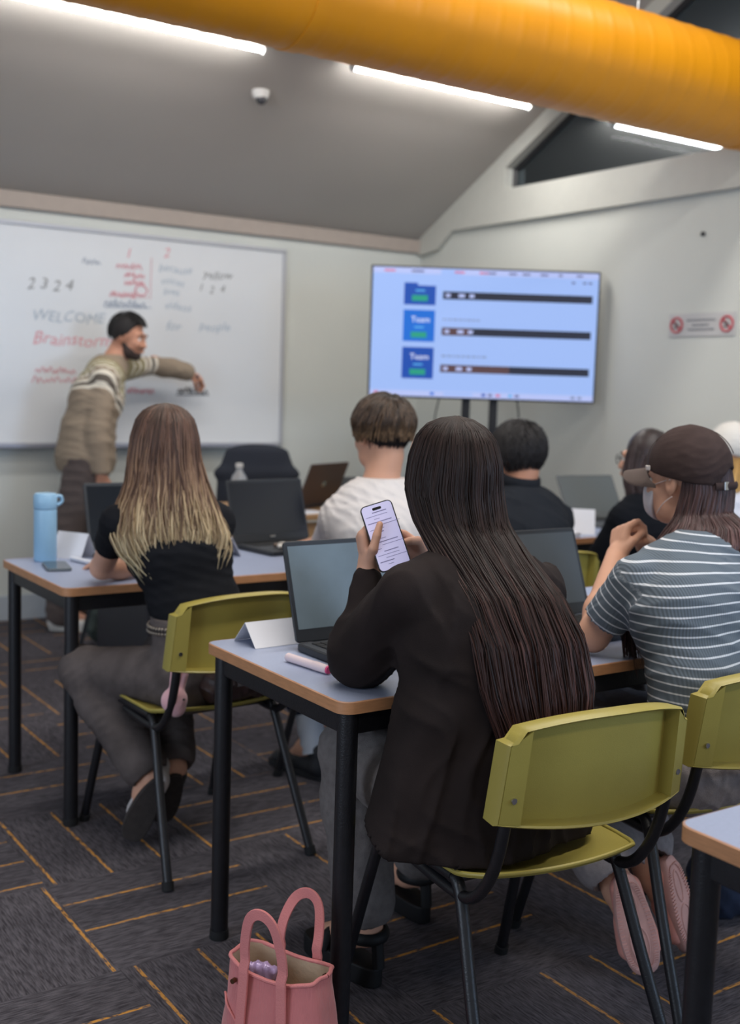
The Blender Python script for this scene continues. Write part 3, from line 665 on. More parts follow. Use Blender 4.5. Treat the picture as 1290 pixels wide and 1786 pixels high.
laptop('brown laptop with its lid back to the room on the teacher\'s desk', (2.975, 4.83, .7225), R(180+24), 112, .33, .23, shell=mat('brown_shell', rgb(72, 56, 48), .45, spec=.4))
laptop('small grey laptop behind the turquoise cup on the teacher\'s desk', (3.30, 4.93, .7225), R(180-10), 100, .30, .13, shell=mat('grey_shell', rgb(92, 96, 98), .5), logo=False)

# ---- things on the tables
def tent(label, x, y, rz, w_=.20, d_=.11, h_=.062, z=T):
    t_ = .0008; b = MB()
    pts = [(-d_/2, 0), (0, h_), (d_/2, 0)]; inn = [(d_/2-.0012, 0), (0, h_-.0014), (-d_/2+.0012, 0)]
    b.prism(pts+inn, -w_/2, w_/2, 'x'); o = b.build('name_card', M_white, None); o.location = (x, y, z); o.rotation_euler = (0, 0, rz); return tag(o, label, 'card', 'white folded name cards')
tent('white folded name card at the left end of the middle foreground table', 1.345, 2.322, R(2), .20, .10, .052)
tent('white folded name card between the blue bottle and the laptop', 1.345, 3.735, R(-60), .13, .085, .085)
tent('tall white folded name card between the black shirt and the jumper woman', 3.545, 3.62, R(-40), .20, .10, .105)
tent('white folded name card right of the dark laptop, beside the white t-shirt', 2.375, 3.70, R(70), .10, .10, .11)
tent('white folded name card just right of the ombre-haired woman', 1.86, 3.60, R(75), .12, .07, .07)
def bottle_blue():
    root = thing('drink_bottle', 'tall light blue insulated drink bottle at the left end of the table', 'bottle', (1.235, 3.695, T))
    m = mat('light_blue_enamel', rgb(150, 192, 222), .4, var=.02, spec=.5)
    MB().lathe([(.034, 0), (.037, .004), (.037, .168), (.0365, .172)], 32).build('bottle_body', m, root, True)
    MB().lathe([(.0365, .1735), (.038, .176), (.038, .216), (.033, .224), (.010, .226)], 32).build('bottle_lid', m, root, True)
    MB().tube(smooth_path([(.036, 0, .214), (.052, 0, .212), (.055, 0, .195), (.040, 0, .184)]), .006, 8).build('carry_loop', m, root, True)
bottle_blue()
def water():
    root = thing('water_bottle', 'clear plastic water bottle in front of the black office chair', 'bottle', (2.60, 4.93, .7225))
    m = mat('clear_plastic', rgb(206, 212, 216), .15, spec=.5, trans=.55)
    MB().lathe([(.036, 0), (.042, .006), (.042, .04), (.039, .045), (.042, .05), (.042, .125), (.034, .155), (.016, .180), (.015, .20)], 28).build('bottle_body', m, root, True)
    MB().lathe([(.0425, .055), (.0425, .105)], 28).build('label', mat('bottle_label', rgb(120, 134, 176), .5), root, True)
    MB().lathe([(.018, .198), (.018, .215), (.015, .217)], 20).build('bottle_cap', mat('white_plastic', rgb(206, 204, 200), .5), root, True)
water()
cup = thing('cup', 'small turquoise cup on the teacher\'s desk beside the white t-shirt', 'cup', (3.23, 4.80, .7225))
MB().lathe([(.030, 0), (.034, .004), (.038, .085), (.035, .085), (.031, .008)], 24).build('cup_body', mat('turquoise_plastic', rgb(84, 186, 202), .4), cup, True)
MB().tube([(.005, 0, .03), (.022, .01, .15)], .003, 8).build('straw', M_white, cup, True)
tag(MB().box((0, 0, 0), (.10, .05, .03)).build('pencil_case', mat('red_fabric', rgb(150, 66, 60), .8), None, bevel=.012, seg=3, xf=Matrix.Translation((3.11, 4.68, .7385)) @ Matrix.Rotation(R(20), 4, 'Z')), 'small red pencil case beside the brown laptop', 'pencil case')
tag(MB().box((0, 0, 0), (.21, .148, .0015)).build('paper_sheet', M_white, None, xf=Matrix.Translation((2.80, 4.66, .7235)) @ Matrix.Rotation(R(12), 4, 'Z')), 'white sheet of paper on the beech desk below the brown laptop', 'paper')
tag(MB().prism(rounded(-.105, -.0745, .105, .0745, .004), 0, .02).build('notebook', mat('notebook_cover', rgb(214, 214, 222), .7), None, bevel=.002, xf=Matrix.Translation((3.36, 3.53, T)) @ Matrix.Rotation(R(20), 4, 'Z')), 'white notebook lying beside the tall folded card in the back row', 'notebook')
ph = thing('smartphone', 'grey phone lying flat beside the blue bottle', 'phone', (1.222, 3.545, T), R(-12))
MB().prism(rounded(-.038, -.078, .038, .078, .012), 0, .009).build('case', mat('grey_phone_case', rgb(96, 104, 110), .35, .2), ph, bevel=.002)
MB().prism(rounded(-.034, -.074, .034, .074, .009), .009, .0095).build('screen', mat('dark_phone_glass', rgb(70, 82, 90), .12), ph)
def marker(label, a, c, r, m1, m2):
    a, c = Vector(a), Vector(c); root = thing('marker_pen', label, 'marker', a); d = (c-a); 
    MB().tube([(0, 0, 0), d*.02, d*.68], [r*.8, r, r], 16).build('barrel', m1, root, True); MB().tube([d*.66, d*.67, d*.97], [r*1.03, r*1.08, r*.98], 16).build('pen_cap', m1, root, True)
    MB().tube([d*.955, d*1.0], [r*.99, r*.86], 16).build('cap_end', m2, root, True)
marker('white marker with a pink cap end at the table\'s front edge', (1.253, 2.135, T+.0095), (1.272, 1.992, T+.0095), .0095, mat('white_marker_barrel', rgb(226, 206, 208), .45), mat('magenta_cap', rgb(210, 70, 120), .4))
marker('plain white marker lying by the dark laptop on the left table', (1.312, 3.665, T+.008), (1.345, 3.52, T+.008), .008, M_white, M_white)
# trinkets on laptops
def trinket(label, name, cat, loc, seed, cols, n, sp, r):
    rg = random.Random(seed); root = thing(name, label, cat, loc); mats_ = cols
    for k, m in enumerate(mats_):
        b = MB()
        for i in range(n):
            a = rg.uniform(0, 2*PI); q = rg.uniform(.2, 1)*sp; rr = r*rg.uniform(.7, 1.2); b.ball((q*math.cos(a), q*.6*math.sin(a), rr*.8+rg.uniform(0, .004)), (rr*1.3, rr, rr*.8), 10)
        b.build(('bead', 'charm', 'tag')[k], m, root, True)
M_pearl = mat('pearl_white', rgb(220, 216, 208), .3); M_bronze = mat('dark_bronze', rgb(92, 78, 68), .35, .5)
trinket('small white and brown beaded keyring on the laptop beside the ombre-haired woman', 'keyring', 'keyring', (2.055, 3.545, T+.018), 3, [M_pearl, M_bronze], 5, .038, .011)
trinket('beaded bracelet with dark charm on the laptop by the elbow of the capped woman', 'bracelet', 'bracelet', (1.965, 2.025, T+.018), 8, [M_pearl, M_bronze, M_dark], 9, .036, .0075)
# ---- handbag and plush on the second chair
hb = thing('handbag', 'dark brown leather handbag on the chair behind the ombre-haired woman', 'bag', (1.50, 2.775, .442), R(6))
M_lea = mat('dark_brown_leather', rgb(58, 42, 42), .42, var=.2, vscale=18, bump=.3, bscale=60, spec=.5)
F = Field((-.22, -.12, -.06), (.22, .12, .24), .006); F.cone((-.10, 0, .055), (.10, 0, .055), .052, .05, .02, (0, 0, 1), 1.0); F.cone((-.09, 0, .09), (.09, 0, .09), .038, .036, .02, (0, 0, 1), 1.5); F.wrinkle(.004, 45, (1, 0, 1), 3); F.cut((0, 0, .001), (0, 0, -1))
F.mesh('bag_body', M_lea, None).parent = hb
MB().tube(smooth_path([(-.09, -.01, .13), (-.07, -.03, .17), (0, -.045, .185), (.07, -.03, .17), (.09, -.01, .13)]), .006, 8).build('handle', M_lea, hb, True)
b = MB()
for x in (-.09, .09): b.tube([(x+.012*math.cos(a), -.012, .12+.012*math.sin(a)) for a in np.linspace(0, 2*PI, 14)], .0025, 6, cap=False)
b.box((-.06, -.055, .075), (.02, .006, .026)); b.build('buckle', M_chrome, hb)
pl = thing('plush_toy', 'small pink plush rabbit charm at the corner of the olive chair', 'plush toy', (1.262, 2.735, .445))
M_pk = mat('pink_plush', rgb(222, 172, 178), .95, bump=.4, bscale=500, sheen=.4)
F = Field((-.07, -.07, -.03), (.07, .07, .15), .0035); F.ell((0, 0, .038), (.036, .03, .036), k=.01); F.ell((.006, 0, .012), (.024, .022, .02), k=.01); F.cone((-.004, 0, .07), (.004, .005, .112), .011, .013, .006); F.cone((.018, 0, .066), (.030, .005, .104), .010, .012, .006); F.mesh('plush_body', M_pk, None).parent = pl
b = MB(); b.ball((-.014, -.029, .045), .0035, 8); b.ball((.014, -.029, .045), .0035, 8); b.build('eye', M_dark, pl, True)
MB().tube(smooth_path([(.004, 0, .11), (.01, 0, .135), (.03, .03, .15), (.08, .06, .13)]), .002, 6).build('cord', M_dark, pl, True)

# ---- pink tote bag on the floor
def tote():
    root = thing('tote_bag', 'pink corduroy tote bag with two handles standing on the carpet', 'bag', (1.075, 1.825, 0), math.atan2(-.91, .41))
    m = mat('pink_corduroy', rgb(206, 122, 122), .9, var=.06, vscale=30, bump=.5, bscale=1, sheen=.3)
    nt = m.node_tree
    for n_ in nt.nodes:
        if n_.type == 'TEX_NOISE' and abs(n_.inputs['Scale'].default_value-1) < .01:
            n_.inputs['Scale'].default_value = 60; mp = N(nt, 'ShaderNodeMapping'); mp.inputs['Scale'].default_value = (6, 6, .3); tc = [q for q in nt.nodes if q.type == 'TEX_COORD'][0]
            nt.links.new(tc.outputs['Object'], mp.inputs[0]); nt.links.new(mp.outputs[0], n_.inputs['Vector'])
    ml = mat('cream_lining', rgb(206, 180, 150), .9, bump=.3, bscale=90); mt = mat('pink_binding', rgb(214, 132, 130), .85, bump=.3, bscale=300)
    def outline(z, ins=0):
        t = z/.205; a = .125-.022*t-ins; c = .070-.016*t-ins; pts = []
        for k in range(48):
            th = 2*PI*k/48; x = math.copysign(abs(math.cos(th))**.55, math.cos(th))*a; y = math.copysign(abs(math.sin(th))**.62, math.sin(th))*c
            zz = z+(.012*(abs(x)/a)**2-.010*(1 if y < 0 else 0)*math.cos(x/a*1.5)*.8)*t**3
            pts.append((x+.003*math.sin(z*40+k), y*(1-.10*math.cos(x*14)*t), zz))
        return pts
    lv = [0, .004]+list(np.linspace(.02, .205, 10)); b = MB(); V = []
    for z in lv: V += outline(z, .004 if z == 0 else 0)
    n = 48; b.add(V, [tuple(range(n))[::-1]]+[(r*n+i, r*n+(i+1) % n, (r+1)*n+(i+1) % n, (r+1)*n+i) for r in range(len(lv)-1) for i in range(n)])
    b.build('bag_body', m, root, True)
    b = MB(); V = []; lv2 = list(np.linspace(.205, .010, 9))
    for z in lv2: V += outline(z, .0035)
    b.add(V, [(r*n+i, r*n+(i+1) % n, (r+1)*n+(i+1) % n, (r+1)*n+i) for r in range(8) for i in range(n)]+[tuple(8*n+i for i in range(n))]); b.build('lining', ml, root, True)
    MB().tube(outline(.205)+outline(.205)[:1], .0042, 8, cap=False).build('rim_binding', mt, root, True)
    for y0, s_, lean in ((-.056, -1, -.012), (.052, 1, .03)):
        path = [(-.050, y0-.004*s_*-1, .02), (-.048, y0+.003*s_, .10), (-.044, y0, .2), (-.043, y0+lean*.4, .26), (-.028, y0+lean, .305+.013*(s_ < 0)), (0, y0+lean*1.2, .320+.016*(s_ < 0)), (.028, y0+lean, .305+.013*(s_ < 0)), (.043, y0+lean*.4, .26), (.044, y0, .2), (.048, y0+.003*s_, .10), (.050, y0+.004*s_, .02)]
        P_ = smooth_path(path, 5); b = MB(); V = []; hw = .0105; N_ = len(P_)
        for k, p in enumerate(P_):
            tg = (P_[min(k+1, N_-1)]-P_[max(k-1, 0)]).normalized(); inpl = Vector((0, 1, 0)).cross(tg).normalized(); yv = Vector((0, 1, 0))
            # strap lies flat against the bag and turns on edge over the top
            w_ = inpl*hw if True else yv; tck = yv*.0028
            o = yv*(s_*.006) if k < 12 or k > N_-13 else Vector((0, 0, 0))
            V += [p+o+w_+tck, p+o-w_+tck, p+o-w_-tck, p+o+w_-tck]
        b.add(V, [(0, 1, 2, 3), tuple((N_-1)*4+j for j in (3, 2, 1, 0))]+[(i*4+j, i*4+(j+1) % 4, (i+1)*4+(j+1) % 4, (i+1)*4+j) for i in range(N_-1) for j in range(4)]); b.build('handle', mt, root, bevel=.0012)
    b = MB(); o_ = [q for q in outline(.115) if q[1] < 0]; pts = [(x, y-.003, .135-.055*max(0, min(1, (x+.10)/.06))) for x, y, z in sorted(o_) if -.11 < x < .02]; b.tube(smooth_path(pts, 2), .0024, 6); b.build('pocket_edge', mt, root, True)
    MB().tube([(-.072, -.052, .178), (-.072, -.061, .178)], .005, 12).build('snap', mat('brass_snap', rgb(110, 80, 60), .3, .8), root, True)
    MB().tube([(.075, .045, .19), (.075, .038, .19)], .005, 12).build('snap', MATS['brass_snap'], root, True)
tote()
po = thing('pouch', 'shiny lilac and white packet inside the pink tote bag', 'packet', (1.045, 1.870, .045), R(-50))
F = Field((-.08, -.06, -.01), (.08, .06, .19), .004); F.cone((-.01, 0, .03), (.012, .0, .145), .016, .014, .01, (1, 0, 0), 2.6, 2.2); F.wrinkle(.003, 70, (1, 0, 0), 2)
F.mesh('packet_film', mat('lilac_film', rgb(196, 170, 214), .2, .1, var=.3, vscale=45, spec=.6), None).parent = po
# ---- bags on the floor
bp_ = thing('backpack', 'dark green backpack on the floor beside the teacher\'s desk', 'backpack', (2.13, 5.33, 0), R(-20))
M_bp = mat('green_canvas', rgb(58, 66, 62), .9, var=.1, bump=.2, bscale=200)
F = Field((-.25, -.2, -.05), (.25, .2, .5), .008); F.cone((0, 0, .10), (0, .02, .30), .095, .075, .02, (1, 0, 0), 1.5, 1.4); F.cone((0, -.075, .10), (0, -.06, .19), .05, .04, .02, (1, 0, 0), 2, 2); F.cut((0, 0, .002), (0, 0, -1)); F.wrinkle(.003, 30, (1, 0, 1), 2); F.cut((0, 0, .002), (0, 0, -1)); F.mesh('pack_body', M_bp, None).parent = bp_
for s_ in (-1, 1): MB().tube(smooth_path([(s_*.06, -.10, .31), (s_*.12, -.15, .22), (s_*.15, -.16, .10), (s_*.17, -.13, .02)]), .013, 8, flat=((0, 0, 1), .5)).build('shoulder_strap', mat('black_webbing', rgb(30, 32, 36), .9), bp_, True)
nb = thing('shoulder_bag', 'dark navy bag on the floor at the right behind the foreground table leg', 'bag', (2.45, 1.80, 0), R(-10))
F = Field((-.25, -.2, -.05), (.25, .2, .45), .008); F.cone((-.09, 0, .10), (.09, 0, .10), .08, .08, .02, (0, 0, 1), 1.3); F.cone((-.08, 0, .22), (.08, 0, .22), .055, .05, .02, (0, 0, 1), 1.3); F.wrinkle(.004, 30, (1, 0, 1), 2); F.cut((0, 0, .002), (0, 0, -1)); F.mesh('bag_body', mat('navy_nylon', rgb(24, 38, 62), .7, var=.1), None).parent = nb
MB().tube(smooth_path([(-.12, 0, .26), (-.10, 0, .33), (0, 0, .37), (.10, 0, .33), (.12, 0, .26)]), .008, 8).build('handle', MATS['navy_nylon'], nb, True)

# ---------------------------------------------------------------- people
def add_head(F, H, s=1.0):
    c = V3(*H['c']); Rm = frame(H.get('yaw', 0), H.get('pitch', 0), H.get('roll', 0)); RT = Rm.T
    P = lambda x, y, z: c+Rm @ V3(x, y, z)*s
    F.ell(P(0, -.012, .022), V3(.076, .097, .09)*s, RT, .01)
    F.ell(P(0, .032, -.03), V3(.060, .058, .076)*s, RT, .02)
    F.cone(P(-.03, .03, -.078), P(.03, .03, -.078), .03*s, .03*s, .03)
    F.cone(P(0, .062, -.088), P(0, .058, -.08), .02*s, .02*s, .02)
    F.cone(P(-.032, .070, -.03), P(-.035, .055, -.028), .022*s, .02*s, .015)
    F.cone(P(.032, .070, -.03), P(.035, .055, -.028), .022*s, .02*s, .015)
    F.cone(P(-.035, .074, .018), P(.035, .074, .018), .012*s, .012*s, .015)
    F.ell(P(-.031, .094, -.004), V3(.014, .010, .010)*s, RT, sub=True); F.ell(P(.031, .094, -.004), V3(.014, .010, .010)*s, RT, sub=True)
    F.cone(P(0, .083, .002), P(0, .101, -.032), .008*s, .011*s, .008)
    F.cone(P(-.011, .090, -.036), P(.011, .090, -.036), .008*s, .008*s, .006)
    F.ell(P(0, .087, -.058), V3(.022, .009, .006)*s, RT, .003); F.ell(P(0, .085, -.068), V3(.019, .009, .007)*s, RT, .003)
    for q in (-1, 1):
        F.ell(P(q*.078, .0, -.008), V3(.010, .019, .031)*s, RT, .006)
        F.ell(P(q*.087, .004, -.004), V3(.006, .009, .017)*s, RT, sub=True)
    return P, Rm
def add_hand(F, w, f, n, side, curl=(.5, .5, .5, .5), thumb=(.5, .35), s=1.0, spread=.06):
    """w wrist, f direction of the fingers, n where the palm faces, side +1 right hand, -1 left"""
    w = V3(*w); f = nrm(f); n = V3(*n); n = nrm(n-f*n.dot(f)); x = np.cross(f, n)*side    # x towards the thumb
    pts = [.027, .009, -.010, -.028]; L = [(.040, .025, .020), (.045, .028, .021), (.041, .026, .020), (.032, .020, .018)]; rr = [.0088, .0090, .0086, .0078]
    for o in (-.022, 0, .022): F.cone(w+x*o*.6*s, w+(f*.078+x*o)*s, .014*s, .0125*s, .008)
    F.cone(w-f*.01, w+f*.02*s, .022*s, .019*s, .012, x, 1.15)
    for i in range(4):
        p = w+(f*(.085-(.006 if i == 3 else 0)-(.003 if i == 0 else 0))+x*pts[i])*s; a = curl[i]*.8; d = f+x*spread*(1.5-i)*.6
        F.cone(w+(f*.05+x*pts[i]*.8)*s, p, .011*s, rr[i]*1.12*s, .006)
        for k in range(3):
            dd = nrm(math.cos(a)*nrm(d)+math.sin(a)*n); q = p+dd*L[i][k]*s
            F.cone(p, q, rr[i]*(1-.08*k)*s, rr[i]*(1-.08*(k+1))*s, .003); p = q; a += curl[i]*(1.1 if k == 0 else .8)
    t0 = w+(f*.018+x*.018+n*.006)*s; t1 = w+(f*.048+x*(.034+.012*thumb[0])+n*(.004+.022*thumb[1]))*s
    tx = thumb[2] if len(thumb) > 2 else thumb[0]
    t2 = t1+nrm(f*.9+x*(tx-.35)+n*thumb[1])*.032*s; t3 = t2+nrm(f*1.0+x*(tx-.55)+n*thumb[1]*1.2)*.026*s
    F.cone(t0, t1, .016*s, .0115*s, .008); F.cone(t1, t2, .0110*s, .0098*s, .003); F.cone(t2, t3, .0098*s, .0080*s, .003)
def bounds(J, m=.2):
    P = np.array([v for v in J.values() if isinstance(v, np.ndarray)]); return P.min(0)-m, P.max(0)+m
def torso(F, J, o=0, th=1.0, k=.04):
    P, W, C, U = J['pelvis'], J['waist'], J['chest'], J['upper']; wp = J['hR']-J['hL']; ws = J['sR']-J['sL']; wm = nrm(nrm(wp)+nrm(ws)); g = J.get('g', 1.0)
    F.cone(P, W, .108*g+o, .088*g+o, k, wp, 1.45, 1.40); F.cone(W, C, .088*g+o, .103*g+o, k, wm, 1.40, 1.42)
    F.cone(C, U, .103*g+o, .075*g+o, k, ws, 1.42, 1.7)
    for q in 'LR':
        s_ = J['s'+q]; F.cone(U+(s_-U)*.3, s_, .058*g+o, .043*g+o, .03); F.cone(J['neck']+(s_-J['neck'])*.1+V3(0, 0, -.03), s_+V3(0, 0, -.01), .036*g+o*.8, .036*g+o*.8, .03)
    F.cone(U, J['neck'], .066*g+o*.8, .050*g+o*.5, .03)
def arm(F, J, q, o=0, upto=1.0, k=.02, r=(.042, .035, .037, .026), flare=0):
    g = J.get('g', 1.0); S, E, Wr = J['s'+q], J['e'+q], J['w'+q]
    if upto <= 1: 
        T = S+(E-S)*upto; F.cone(S, T, r[0]*g+o, (r[0]+(r[1]-r[0])*upto)*g+o+flare, k); return
    F.cone(S, E, r[0]*g+o, r[1]*g+o, k); T = E+(Wr-E)*(upto-1); M_ = E+(T-E)*.3
    F.cone(E, M_, r[1]*g+o, r[2]*g+o, k); F.cone(M_, T, r[2]*g+o, (r[2]+(r[3]-r[2])*(upto-1))*g+o+flare, k)
def leg(F, J, q, o=0, k=.03, upto=1.0, flare=0, r=(.085, .056, .054, .035)):
    Hp, K, A = J['h'+q], J['k'+q], J['a'+q]; g = J.get('g', 1.0)
    F.cone(Hp, K, r[0]*g+o, r[1]*g+o, k); m = K+(A-K)*.3; T = K+(A-K)*upto
    F.cone(K, m, r[1]*g+o, r[2]*g+o+flare*.3, k); F.cone(m, T, r[2]*g+o+flare*.3, r[3]*g+o+flare, k)
def hems(J, upto, Rr=.075):
    def f(F):
        for q in 'LR':
            K, A = J['k'+q], J['a'+q]; d = nrm(A-K); T = K+(A-K)*upto
            F.cone(T+d*(Rr+.012), T+d*(Rr+.10), Rr, Rr, sub=True)
    return f
def mkJ(**kw): return {k: (V3(*v) if isinstance(v, tuple) else v) for k, v in kw.items()}
def body(root, J, H, m, h=.0055, hands=(), s=1.0):
    lo, hi = bounds(J, .16); hc = V3(*H['c']); lo = np.minimum(lo, hc-.16); hi = np.maximum(hi, hc+.16)
    F = Field(lo, hi, h); torso(F, J, -.004)
    for q in 'LR':
        arm(F, J, q, 0, 2.0); leg(F, J, q); T = J['t'+q]; A = J['a'+q]
        F.cone(A, A+(T-A)*.35, .036, .034, .02); F.cone(A+(T-A)*.3, T, .033, .024, .02)
    P, Rm = add_head(F, H, s)
    F.cone(P(0, -.03, -.07), J['neck'], .052*J.get('g', 1.0), .056*J.get('g', 1.0), .025)
    for hd in hands: add_hand(F, *hd[0], **hd[1])
    o = F.mesh('body', m, root); return P, Rm
def shoe(root, name, heel, toe, up, m, sole_m, s=1.0, high=0, upper_open=False):
    """heel/toe at sole level; up = away from the sole"""
    heel, toe, up = V3(*heel), V3(*toe), nrm(up); f = nrm(toe-heel); L = np.linalg.norm(toe-heel); x = np.cross(f, up)
    F = Field(np.minimum(heel, toe)-.14, np.maximum(heel, toe)+.14, .005)
    F.cone(heel+f*.03+up*.045, heel+f*.03+up*(.075+high), .034, .036, .02); F.cone(heel+f*.03+up*.035, toe-f*.05+up*.03, .032, .026, .03, x, 1.05, 1.55)
    F.cone(heel+f*.09+up*.055, toe-f*.07+up*.035, .03, .022, .02, x, 1, 1.4)
    F.cut(heel+up*.012, -up); o = F.mesh(name, m, root)
    pts = []
    for k in range(28):
        a = 2*PI*k/28; t = .5-.5*math.cos(a); wd = (.034+.014*math.sin(PI*min(1, t*1.0))*t*1.4)*math.sin(a)*(1 if abs(math.sin(a)) < .5 else 1)
        wd = math.copysign(abs(math.sin(a))**.6*(.030+.017*t), math.sin(a)); pts.append(heel+f*(t*L)+x*wd)
    b = MB(); V = [p-up*.004 for p in pts]+[p+up*.020 for p in pts]; n = 28
    b.add(V, [tuple(range(n))[::-1], tuple(range(n, 2*n))]+[(i, (i+1) % n, n+(i+1) % n, n+i) for i in range(n)])
    sb = b.build('sole', sole_m, o, bevel=.004); rel(sb, root); sb.parent = o
    return o
# ---- hair
def strands(P, rad, n=5, flat=.45):
    """P (S,K,3) paths ; rad (S,K)"""
    S, K, _ = P.shape; T = np.gradient(P, axis=1); T /= np.linalg.norm(T, axis=2, keepdims=True)+1e-9
    ref = RNG.normal(size=(S, 1, 3)); u = ref-T*(ref*T).sum(2, keepdims=True); u /= np.linalg.norm(u, axis=2, keepdims=True)+1e-9; w_ = np.cross(T, u)
    a = 2*PI*np.arange(n)/n
    V = P[:, :, None, :]+(u[:, :, None, :]*np.cos(a)[None, None, :, None]+w_[:, :, None, :]*(np.sin(a)*flat)[None, None, :, None])*rad[:, :, None, None]
    i = np.arange(S)[:, None, None]*K*n; k = np.arange(K-1)[None, :, None]*n; j = np.arange(n)[None, None, :]
    q = np.stack([i+k+j, i+k+(j+1) % n, i+k+n+(j+1) % n, i+k+n+j], -1).reshape(-1, 4); return V.reshape(-1, 3), q
def long_hair(root, m, keys, X, B, nst=600, seed=1, rad=.0030, frizz=.004, fr=(-35, 215), tmin=.86, base_m=None, basef=.86, cap=None, part=0, K=30, extra=None, wave=.0, massn=99):
    """keys: (z-ordered) list of (cx,cy,cz,halfwidth,halfdepth,spread) root -> tip, X = unit width axis, B = unit axis to the back"""
    rg = np.random.default_rng(seed); Kk = np.array(keys, float); d = np.r_[0, np.cumsum(np.linalg.norm(np.diff(Kk[:, :3], axis=0), axis=1)+np.abs(np.diff(Kk[:, 3]))*.6)]; tk = d/d[-1]
    X = nrm(X); B = nrm(B)
    phi = np.radians(rg.uniform(fr[0], fr[1], nst)); tend = rg.uniform(tmin, 1.0, nst); lay = rg.uniform(.95, 1.055, nst); nst = int(nst)
    s = np.linspace(0, 1, K)[None, :]*tend[:, None]
    I = [np.interp(s, tk, Kk[:, c]) for c in range(6)]
    nc = max(12, nst//26); cphi = np.sort(np.radians(rg.uniform(fr[0], fr[1], nc))); ci = np.argmin(np.abs(phi[:, None]-cphi[None, :]), 1); cl = rg.normal(size=nc)
    phi2 = phi[:, None]+(cphi[ci]-phi)[:, None]*(.65*s**1.3)+(.10*cl[ci])[:, None]*s*np.sin(s*4+cl[ci][:, None]*3)
    ph = PI/2+(phi2-PI/2)*I[5]+rg.normal(size=(nst, 1))*.03*s*2+np.sin(s*9+rg.uniform(0, 6, (nst, 1)))*wave
    rr = (lay[:, None]+.05*s*np.cos(cl[ci]*5)[:, None])*(1+.05*np.sin(s*14+rg.uniform(0, 6, (nst, 1)))*s)
    P = np.stack(I[:3], -1)+X*(I[3]*np.cos(ph)*rr)[..., None]+B*(I[4]*np.sin(ph)*rr)[..., None]
    P += np.cumsum(rg.normal(size=P.shape)*frizz*.25, axis=1)*s[..., None]
    R0 = rad*rg.uniform(.6, 1.4, (nst, 1))*np.clip(np.minimum(1, .35+s*6)*np.minimum(1, (tend[:, None]-s)/(.22)+.10), .08, 1)
    V, Q = strands(P, R0); rnd = np.repeat(rg.uniform(0, 1, nst), K*5); t = np.repeat(s.reshape(-1), 5)
    o = link_mesh('hair', V, Q, m, None, True, {'rnd': rnd, 't': t}); rel(o, root)
    lo = (Kk[:, :3]-.2).min(0); hi = (Kk[:, :3]+.2).max(0)
    F = Field(lo, hi, .007)
    if cap: cap(F)
    for a, b in list(zip(Kk[:-1], Kk[1:]))[:massn]:
        if a[2] > Kk[0, 2]-.085: continue
        below = a[2] < Kk[0, 2]-.19; q_ = .62 if below else 1
        da, db = a[4]*basef*q_, b[4]*basef*q_; sh = -B*.30*a[4] if below else 0*B
        F.cone(a[:3]+sh, b[:3]+(-B*.30*b[4] if below else 0*B), da, db, .012, X, a[3]*basef*.94/da, b[3]*basef*.94/db)
    if extra: extra(F)
    V, Q = F.nets(); tt = np.interp(-V[:, 2], -Kk[:, 2], tk)
    o2 = link_mesh('hair_mass', V, Q, base_m or m, None, True, {'t': tt, 'rnd': np.full(len(V), .38)+.1*np.sin(V[:, 0]*220)}); rel(o2, root); o2.parent = o
    return o
def scalp_strands(root, m, P, Rm, n=700, length=.07, rad=.0028, lift=.012, crown=(0, -.045, .105), R_=(.082, .104, .097), c0=(0, -.012, .022), front=.0, low=-.06, seed=2, K=9, name='hair', sweep=0, flick=.006, maxth=None, fringe=.06):
    rg = np.random.default_rng(seed); cnt = 0; paths = []; rd = []; R_ = np.array(R_); c0 = np.array(c0); cr_ = nrm((np.array(crown)-c0)/R_)
    # local directions: crown pole
    a1 = nrm(np.cross(cr_, [1, 0, 0])); a2 = np.cross(cr_, a1)
    while cnt < n:
        az = rg.uniform(0, 2*PI); th0 = math.acos(1-rg.uniform(0, 1)*1.35); dl = length*rg.uniform(.7, 1.2)/.09
        pth = []
        for k in range(K):
            t = k/(K-1); th = th0+dl*t; a_ = az+sweep*t
            d = cr_*math.cos(th)+(a1*math.cos(a_)+a2*math.sin(a_))*math.sin(th)
            pth.append(c0+d*R_*(1+lift/.09*math.sin(PI*min(1, t*1.15+.1))*.9+flick/.09*t*t)+rg.normal(size=3)*.0008)
        e = np.array(pth); root_ = e[0]; tip = e[-1]
        zlim = low+max(0, (tip[1]-front))*1.9
        if tip[2] < zlim or (tip[1] > .04 and tip[2] < fringe): continue
        paths.append([P(*q) for q in e]); rd.append(rad*rg.uniform(.6, 1.3)*np.linspace(1, .2, K)**.6); cnt += 1
    Pth = np.array(paths); V, Q = strands(Pth, np.array(rd)); rnd = np.repeat(rg.uniform(0, 1, n), K*5); t = np.tile(np.repeat(np.linspace(0, 1, K), 5), n)
    hgt = np.repeat(Pth[:, :, 2].reshape(-1), 5)
    o = link_mesh(name, V, Q, m, None, True, {'rnd': rnd, 't': t, 'u': hgt}); return rel(o, root)

